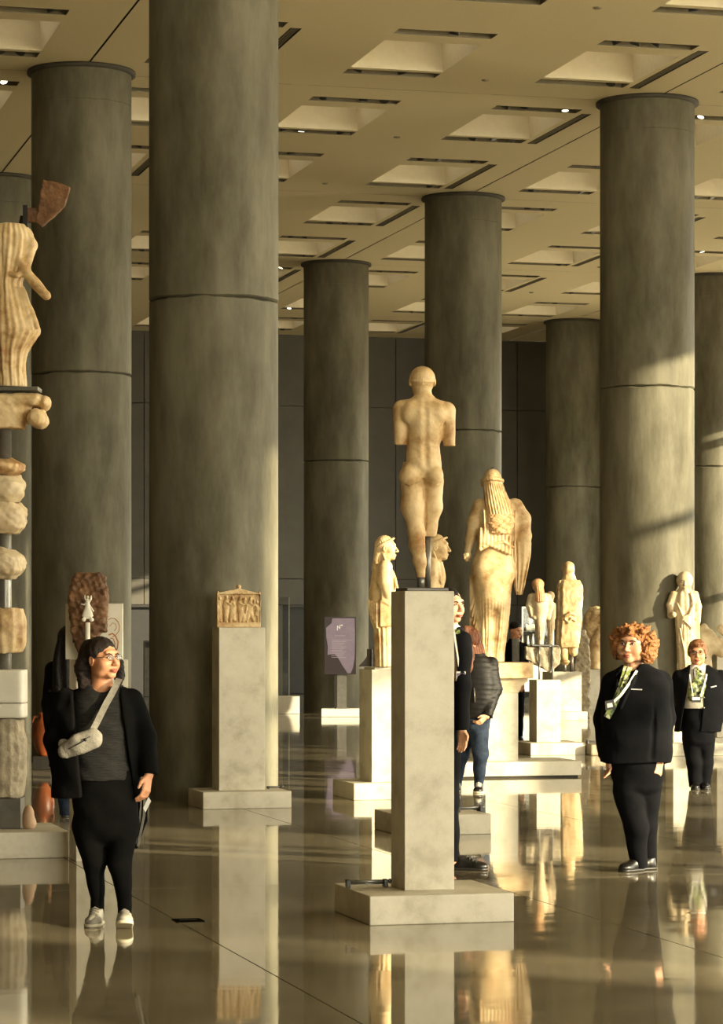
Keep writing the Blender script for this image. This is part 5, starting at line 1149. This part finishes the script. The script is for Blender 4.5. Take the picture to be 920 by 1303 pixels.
g = SDF((f.X(870), -.17, f.Z(848)), (f.X(906), .18, f.Z(806)), .006)
g.frame(HC, HR, HS); g.ell((0, .024, .045), (.087, .104, .088), .02); g.ell((-.01, -.055, .088), (.07, .045, .026), .02); g.ell((.07, .0, .01), (.025, .05, .05), .02); g.ell((-.07, .0, .01), (.025, .05, .05), .02); g.ell((0, -.10, -.04), (.064, .085, .098), .012, mode='s'); g.ell((0, -.02, -.095), (.1, .09, .07), .01, mode='s'); g.frame()
g.add(lambda X, Y, Z: .003 * np.sin(90 * (X + .6 * Z)) * np.sin(70 * Y) + 0 * Z); g.obj('short_hair', M['hair_brown'], f.o)
def op3(g): g.planes([((1, 0, -.10), f.X(896.5) - .10 * f.Z(855)), ((-1, 0, .17), -f.X(876.5) + .17 * f.Z(855)), ((0, 1, 0), -.03)], (f.X(860), -.4, f.Z(940)), (f.X(912), -.03, f.Z(838)), .008)
coat(f, 'suit_jacket', rowsJ, armsB, [[.075, .068, .06], [.078, .07, .06]], 'suit', 23, .0065, [op3], .004)
coat(f, 'white_shirt', f.rows([(845, 880.5, 897, .065, .0), (852, 872, 906, .10), (865, 867, 913, .125), (885, 866, 914, .145), (898, 867, 912, .15)]), [], [], 'white_cloth', 24, .007, [lambda g: g.ell(W(888, 843, -.06), (.035, .09, .035), .01, mode='s')], .003)
coat(f, 'grey_waistcoat', f.rows([(886, 866, 914, .149), (893, 866, 914, .155), (901, 867, 913, .157)]), [], [], 'grey_knit', 25, .007, (), .003)
g = SDF((f.X(868), -.24, f.Z(892)), (f.X(900), -.02, f.Z(848)), .0065); g.chain([W(885, 852, -.09), W(886, 863, -.135), W(880, 878, -.165), W(877, 888, -.17)], [.03, .045, .05, .035], .015, flat=(1, .5)); g.chain([W(890, 856, -.11), W(890, 872, -.155), W(889, 884, -.17)], [.03, .045, .03], .015, flat=(1, .5)); g.noise(.007, 40, 3); g.obj('printed_scarf', M['scarf'], f.o)
strap(f, 'neck_tie', [W(882.5, 851, -.105), W(882.5, 862, -.16)], .022, 'grey_canvas', None, .006)
strap(f, 'lanyard', [W(897, 857.5, -.14), W(896, 863, -.165), W(892, 874, -.195), W(888.5, 886, -.205)], .016, 'white_cloth'); strap(f, 'lanyard', [W(875.5, 858, -.14), W(877, 872, -.19), W(879, 886, -.2)], .010, 'white_cloth')
bm = bmesh.new(); add_box(bm, f.X(876.5), f.X(888.5), -.218, -.208, f.Z(893), f.Z(885.5)); bm_obj('badge', bm, M['black'], f.o); bm = bmesh.new(); add_box(bm, f.X(877.5), f.X(887.5), -.222, -.217, f.Z(890), f.Z(886.5)); bm_obj('badge_card', bm, M['badge'], f.o)
for q in range(4): strap(f, 'pocket_lettering', [W(902 + q * 2.0, 874 - .4 * q, -.150 + .010 * q), W(903.4 + q * 2.0, 873.8 - .4 * q, -.146 + .010 * q)], .012, 'ink', None, .02)
for pz in (887, 900): bm = bmesh.new(); bmesh.ops.create_uvsphere(bm, u_segments=8, v_segments=6, radius=.010, matrix=Matrix.Translation(W(893, pz, -.166))); bm_obj('jacket_button', bm, M['steel'], f.o, True)
bm = bmesh.new(); bmesh.ops.create_uvsphere(bm, u_segments=8, v_segments=6, radius=.014, matrix=Matrix.Translation(W(897.5, 836.5, -.02))); bm_obj('ear_piece', bm, M['black'], f.o, True)
trousers(f, f.rows([(899, 869, 912, .14), (918, 867, 912, .15), (935, 868, 910, .145), (946, 870, 908, .13)]), legsB, [[.098, .082, .068], [.098, .08, .066]], 'suit', 26)
shoe(f, 'leather_shoe', (f.X(886), .06), (f.X(882), -.19), .0, 'shoe_black', 'black', wid=.048, height=.06); shoe(f, 'leather_shoe', (f.X(897), .10), (f.X(896), -.15), .0, 'shoe_black', 'black', wid=.048, height=.06)

# ---- man half hidden by the nearest pedestal
f = person('dark-haired man in black suit with green tie, half hidden behind the nearest pedestal', 572, 19.0); W = f.W
HC = W(573, 770, 0); HR = (0, 0, .75); HS = 1.02
rowsJ = f.rows([(797, 560, 588, .07), (803, 552, 592, .11), (815, 546, 594, .13), (845, 546, 591, .13), (875, 547, 590, .125), (905, 546, 592, .13), (926, 546, 592, .13)])
armsB = [[W(549, 815, .05), W(545, 868, .1), W(546, 920, .02)], [W(588, 815, -.07), W(587, 870, -.12), W(587, 928, -.14)]]
legsB = [[W(560, 950, .06), W(560, 1020, .06), W(558, 1082, .08)], [W(572, 950, -.04), W(572, 1020, -.05), W(576, 1085, -.05)]]
bodymesh(f, HC, HR, HS, W(572, 803, .01), [(z, a, b, c * .82, e * .8) for z, a, b, c, e in rowsJ], armsB, legsB, M['skin_pale'], .0055, hands=[(W(546, 920, .02), (0, -.1, -1), (1, -.3, 0), .6), (W(587, 927, -.14), (.05, -.1, -1), (.8, -.6, 0), .55)])
face(f.o, HC, HR, HS)
g = SDF((f.X(553), -.14, f.Z(790)), (f.X(592), .16, f.Z(745)), .006); g.frame(HC, HR, HS); g.ell((0, .026, .040), (.080, .097, .084), .02); g.ell((.074, .0, -.005), (.012, .022, .035), .01); g.ell((-.074, .0, -.005), (.012, .022, .035), .01); g.ell((0, -.105, -.03), (.07, .085, .098), .01, mode='s'); g.ell((0, -.02, -.09), (.12, .09, .07), .01, mode='s'); g.frame(); g.noise(.003, 60, 2); g.obj('short_hair', M['hair_black'], f.o)
def op4(g): g.planes([((1, -.6, .15), f.X(593) + .15 * f.Z(830)), ((-1, .3, .1), -f.X(577) + .1 * f.Z(830)), ((0, 1, 0), -.01), ((0, 0, -1), -f.Z(866))], (f.X(560), -.3, f.Z(866)), (f.X(600), -.01, f.Z(795)), .006)
coat(f, 'suit_jacket', rowsJ, armsB, [[.07, .06, .052], [.068, .058, .05]], 'suit', 33, .0065, [op4], .004)
coat(f, 'white_shirt', f.rows([(796, 563, 584, .065), (806, 554, 589, .10), (830, 551, 589, .115), (865, 552, 587, .115)]), [], [], 'white_cloth', 34, .007, (), .002)
strap(f, 'printed_tie', [W(581, 801, -.09), W(583, 820, -.125), W(584.5, 838, -.13), W(585, 853, -.13)], .036, 'scarf', None, .012)
strap(f, 'lanyard', [W(577, 803, -.1), W(580, 825, -.145), W(584, 853, -.15)], .012, 'white_cloth')
bm = bmesh.new(); add_box(bm, f.X(579.5), f.X(591.5), -.162, -.156, f.Z(867.5), f.Z(854)); bm_obj('badge_card', bm, M['badge'], f.o); bm = bmesh.new(); add_box(bm, f.X(580.5), f.X(590.5), -.165, -.161, f.Z(859.5), f.Z(856)); bm_obj('badge_print', bm, M['purple'], f.o)
trousers(f, f.rows([(915, 549, 588, .12), (935, 549, 587, .125), (950, 550, 585, .115)]), legsB, [[.085, .062, .046], [.085, .062, .045]], 'suit', 36)
shoe(f, 'leather_shoe', (f.X(572), -.03), (f.X(620), -.10), .0, 'shoe_black', 'black', wid=.046, height=.085, laces='black'); shoe(f, 'leather_shoe', (f.X(554), .10), (f.X(595), .04), .0, 'shoe_black', 'black', wid=.046, height=.085)

# ---- woman in a black quilted jacket and jeans, bending her head
f = person('auburn-haired woman in black quilted jacket and blue jeans, head bowed behind the guard', 606, 27.7); W = f.W
HC = W(596.5, 817, -.03); HR = (.35, .25, -.95); HS = 1.0
rowsJ = f.rows([(832, 595, 616, .09), (840, 588, 624, .12), (850, 585, 629, .14), (870, 584, 631, .155), (890, 585, 631, .155), (905, 588, 629, .15), (914, 589, 627, .145)])
armsB = [[W(588, 845, -.05), W(582, 875, -.14), W(588, 895, -.22)], [W(624, 846, .0), W(629.5, 878, .0), W(619, 911, -.14)]]
legsB = [[W(594, 925, .02), W(588, 958, .10), W(583, 992, .16)], [W(608, 925, -.02), W(611, 958, -.06), W(609.5, 995, .0)]]
bodymesh(f, HC, HR, HS, W(602, 836, .02), [(z, a, b, c * .8, e * .8) for z, a, b, c, e in rowsJ], armsB, legsB, M['skin_pale'], .0065, hands=[(W(588, 895, -.22), (-.3, -.8, -.4), (0, -.3, 1), .6), (W(618.5, 910, -.14), (-.75, -.2, -.75), (-.5, -.7, .3), .9)])
face(f.o, HC, HR, HS)
g = SDF((f.X(570), -.22, f.Z(872)), (f.X(634), .24, f.Z(790)), .007)
g.frame(HC, HR, HS); g.ell((0, .03, .03), (.094, .108, .10), .02); g.frame()
for i in range(26):
    a = i / 25; p0 = W(592 + 12 * a, 800 + 4 * a, -.09 + .16 * a); p1 = W(590 + 22 * a, 822 + 3 * math.sin(9 * a), -.14 + .22 * a); p2 = W(592 + 27 * a + 1.5 * math.sin(17 * a), 845 + 4 * math.sin(13 * a), -.16 + .2 * a); p3 = W(590 + 31 * a, 860 - 7 * a + 4 * math.sin(21 * a), -.17 + .16 * a)
    g.chain([p0, p1, p2, p3], [.03, .03, .026, .012], .012)
g.frame(HC, HR, HS); g.ell((.02, -.10, -.04), (.055, .08, .10), .012, mode='s'); g.frame()
g.add(lambda X, Y, Z: .004 * np.sin(110 * (X + Y) + 14 * Z) + 0 * Z); g.obj('long_hair', M['hair_red'], f.o)
def quilt(g): g.add(lambda X, Y, Z: -.0 + .0035 * np.abs(np.sin(PI * Z / .05 + .6 * np.sin(6 * X))) - .003 + 0 * X + 0 * Y)
coat(f, 'quilted_jacket', rowsJ, armsB, [[.075, .07, .055], [.082, .074, .050]], 'puffer', 43, .0065, (), .003, extra=quilt)
strap(f, 'sleeve_lettering', [W(625, 844.5, -.082), W(630, 845.5, -.06)], .012, 'ink', None, .01); tube('zipper', [W(602.5, 875, -.16), W(603.5, 893, -.16)], .006, M['steel'], f.o, 6)
trousers(f, f.rows([(905, 589, 625, .14), (918, 589, 624, .14), (928, 590, 622, .13)]), legsB, [[.105, .075, .048], [.108, .08, .05]], 'jeans', 46)
shoe(f, 'sports_shoe', (f.X(610), .05), (f.X(607), -.21), .0, 'shoe_black', 'rubber', wid=.052, height=.085, laces='white_cloth'); shoe(f, 'sports_shoe', (f.X(583), .22), (f.X(580), -.04), .0, 'shoe_black', 'rubber', wid=.05, height=.085)

# ---- visitor looking down far behind the large maiden
f = person('man in dark jacket over grey shirt, far behind the capital, looking down', 655, 39.4); W = f.W
HC = W(656.5, 802, -.02); HR = (.28, 0, .75); HS = 1.0
rowsJ = f.rows([(813, 649, 660, .07), (818, 644, 665, .11), (826, 641, 668, .13), (845, 641, 668, .14), (862, 642, 668, .14), (872, 642, 667, .14)])
armsB = [[W(643, 824), W(641, 846, .05), W(645, 866, -.08)], [W(666.5, 824), W(668, 846, .05), W(664, 866, -.08)]]
legsB = [[W(650, 878), W(650, 910, -.01), W(650, 938, .02)], [W(660, 878), W(660, 910, -.01), W(661, 938, .02)]]
bodymesh(f, HC, HR, HS, W(655, 816, .01), [(z, a, b, c * .8, e * .8) for z, a, b, c, e in rowsJ], armsB, legsB, M['skin'], .008, hands=[(W(645, 866, -.08), (0, -.3, -1), (1, -.3, 0), .5), (W(664, 866, -.08), (0, -.3, -1), (-1, -.3, 0), .5)])
face(f.o, HC, HR, HS)
g = SDF((f.X(644), -.15, f.Z(816)), (f.X(670), .17, f.Z(786)), .008); g.frame(HC, HR, HS); g.ell((0, .026, .040), (.081, .098, .084), .02); g.ell((0, -.105, -.03), (.07, .085, .098), .01, mode='s'); g.ell((0, -.02, -.09), (.12, .09, .07), .01, mode='s'); g.frame(); g.obj('short_hair', M['hair_black'], f.o)
coat(f, 'jacket', rowsJ, armsB, [[.07, .06, .05], [.07, .06, .05]], 'black_cloth', 53, .009, [lambda g: g.planes([((1, 0, 0), f.X(661)), ((-1, 0, 0), -f.X(651)), ((0, 1, 0), -.01)], (f.X(650), -.3, f.Z(880)), (f.X(662), -.01, f.Z(808)), .01)], .004)
coat(f, 'grey_shirt', f.rows([(812, 650, 660, .06), (818, 646, 664, .09), (840, 644, 666, .11), (870, 645, 666, .11)]), [], [], 'grey_canvas', 54, .009, (), .003)
trousers(f, f.rows([(866, 644, 666, .12), (876, 645, 666, .12), (882, 646, 665, .11)]), legsB, [[.09, .07, .055], [.09, .07, .055]], 'black_cloth', 56, .009)
shoe(f, 'leather_shoe', (f.X(650), .06), (f.X(648), -.2), .0, 'shoe_black', 'black', height=.07); shoe(f, 'leather_shoe', (f.X(661), .06), (f.X(663), -.2), .0, 'shoe_black', 'black', height=.07)

# ---- visitor seen from behind at the left column
f = person('visitor with long dark hair and dark coat, seen from behind beside the brown fragment', 88, 24.1); W = f.W
HC = W(91, 814, 0); HR = (0, 0, 2.5); HS = 1.02
rowsJ = f.rows([(836, 80, 101, .08), (842, 70, 106, .11), (852, 65, 109, .14), (880, 64, 110, .15), (920, 63, 109, .15), (960, 62, 108, .16), (975, 63, 107, .155)])
armsB = [[W(68, 852), W(62, 895, .02), W(66, 938, -.06)], [W(106, 852), W(111, 895, .02), W(107, 938, -.06)]]
legsB = [[W(80, 975), W(82, 1005, 0), W(83, 1034, .03)], [W(98, 975), W(98, 1005, .04), W(97, 1034, .08)]]
bodymesh(f, HC, HR, HS, W(90, 838, .0), [(z, a, b, c * .8, e * .8) for z, a, b, c, e in rowsJ], armsB, legsB, M['skin'], .0065, hands=[(W(66, 938, -.06), (.1, -.2, -1), (0, -1, 0), .6), (W(107, 938, -.06), (-.1, -.2, -1), (0, -1, 0), .6)])
face(f.o, HC, HR, HS)
g = SDF((f.X(62), -.24, f.Z(884)), (f.X(114), .2, f.Z(790)), .0065); g.frame(HC, HR, HS); g.ell((0, .024, .035), (.092, .105, .095), .02); g.ell((0, -.115, -.03), (.065, .08, .10), .01, mode='s'); g.frame()
g.loft(f.rows([(808, 76, 104, .09, -.04), (825, 71, 105, .09, -.08), (845, 67, 106, .08, -.11), (880, 66, 104, .05, -.16)]), .03, mod=lambda x, y, Z: .007 * np.sin(9 * x + 8 * Z) + 0 * Z); g.obj('long_hair', M['hair_black'], f.o)
coat(f, 'dark_coat', rowsJ, armsB, [[.075, .065, .055], [.075, .065, .055]], 'black_cloth', 63, .0065)
trousers(f, f.rows([(955, 68, 108, .14), (972, 69, 108, .14), (982, 70, 107, .12)]), legsB, [[.09, .066, .055], [.09, .066, .055]], 'jeans', 66)
shoe(f, 'leather_boot', (f.X(83), -.02), (f.X(82), .24), .0, 'shoe_black', 'black', height=.09); shoe(f, 'leather_boot', (f.X(97), .02), (f.X(99), .28), .0, 'shoe_black', 'black', height=.09)
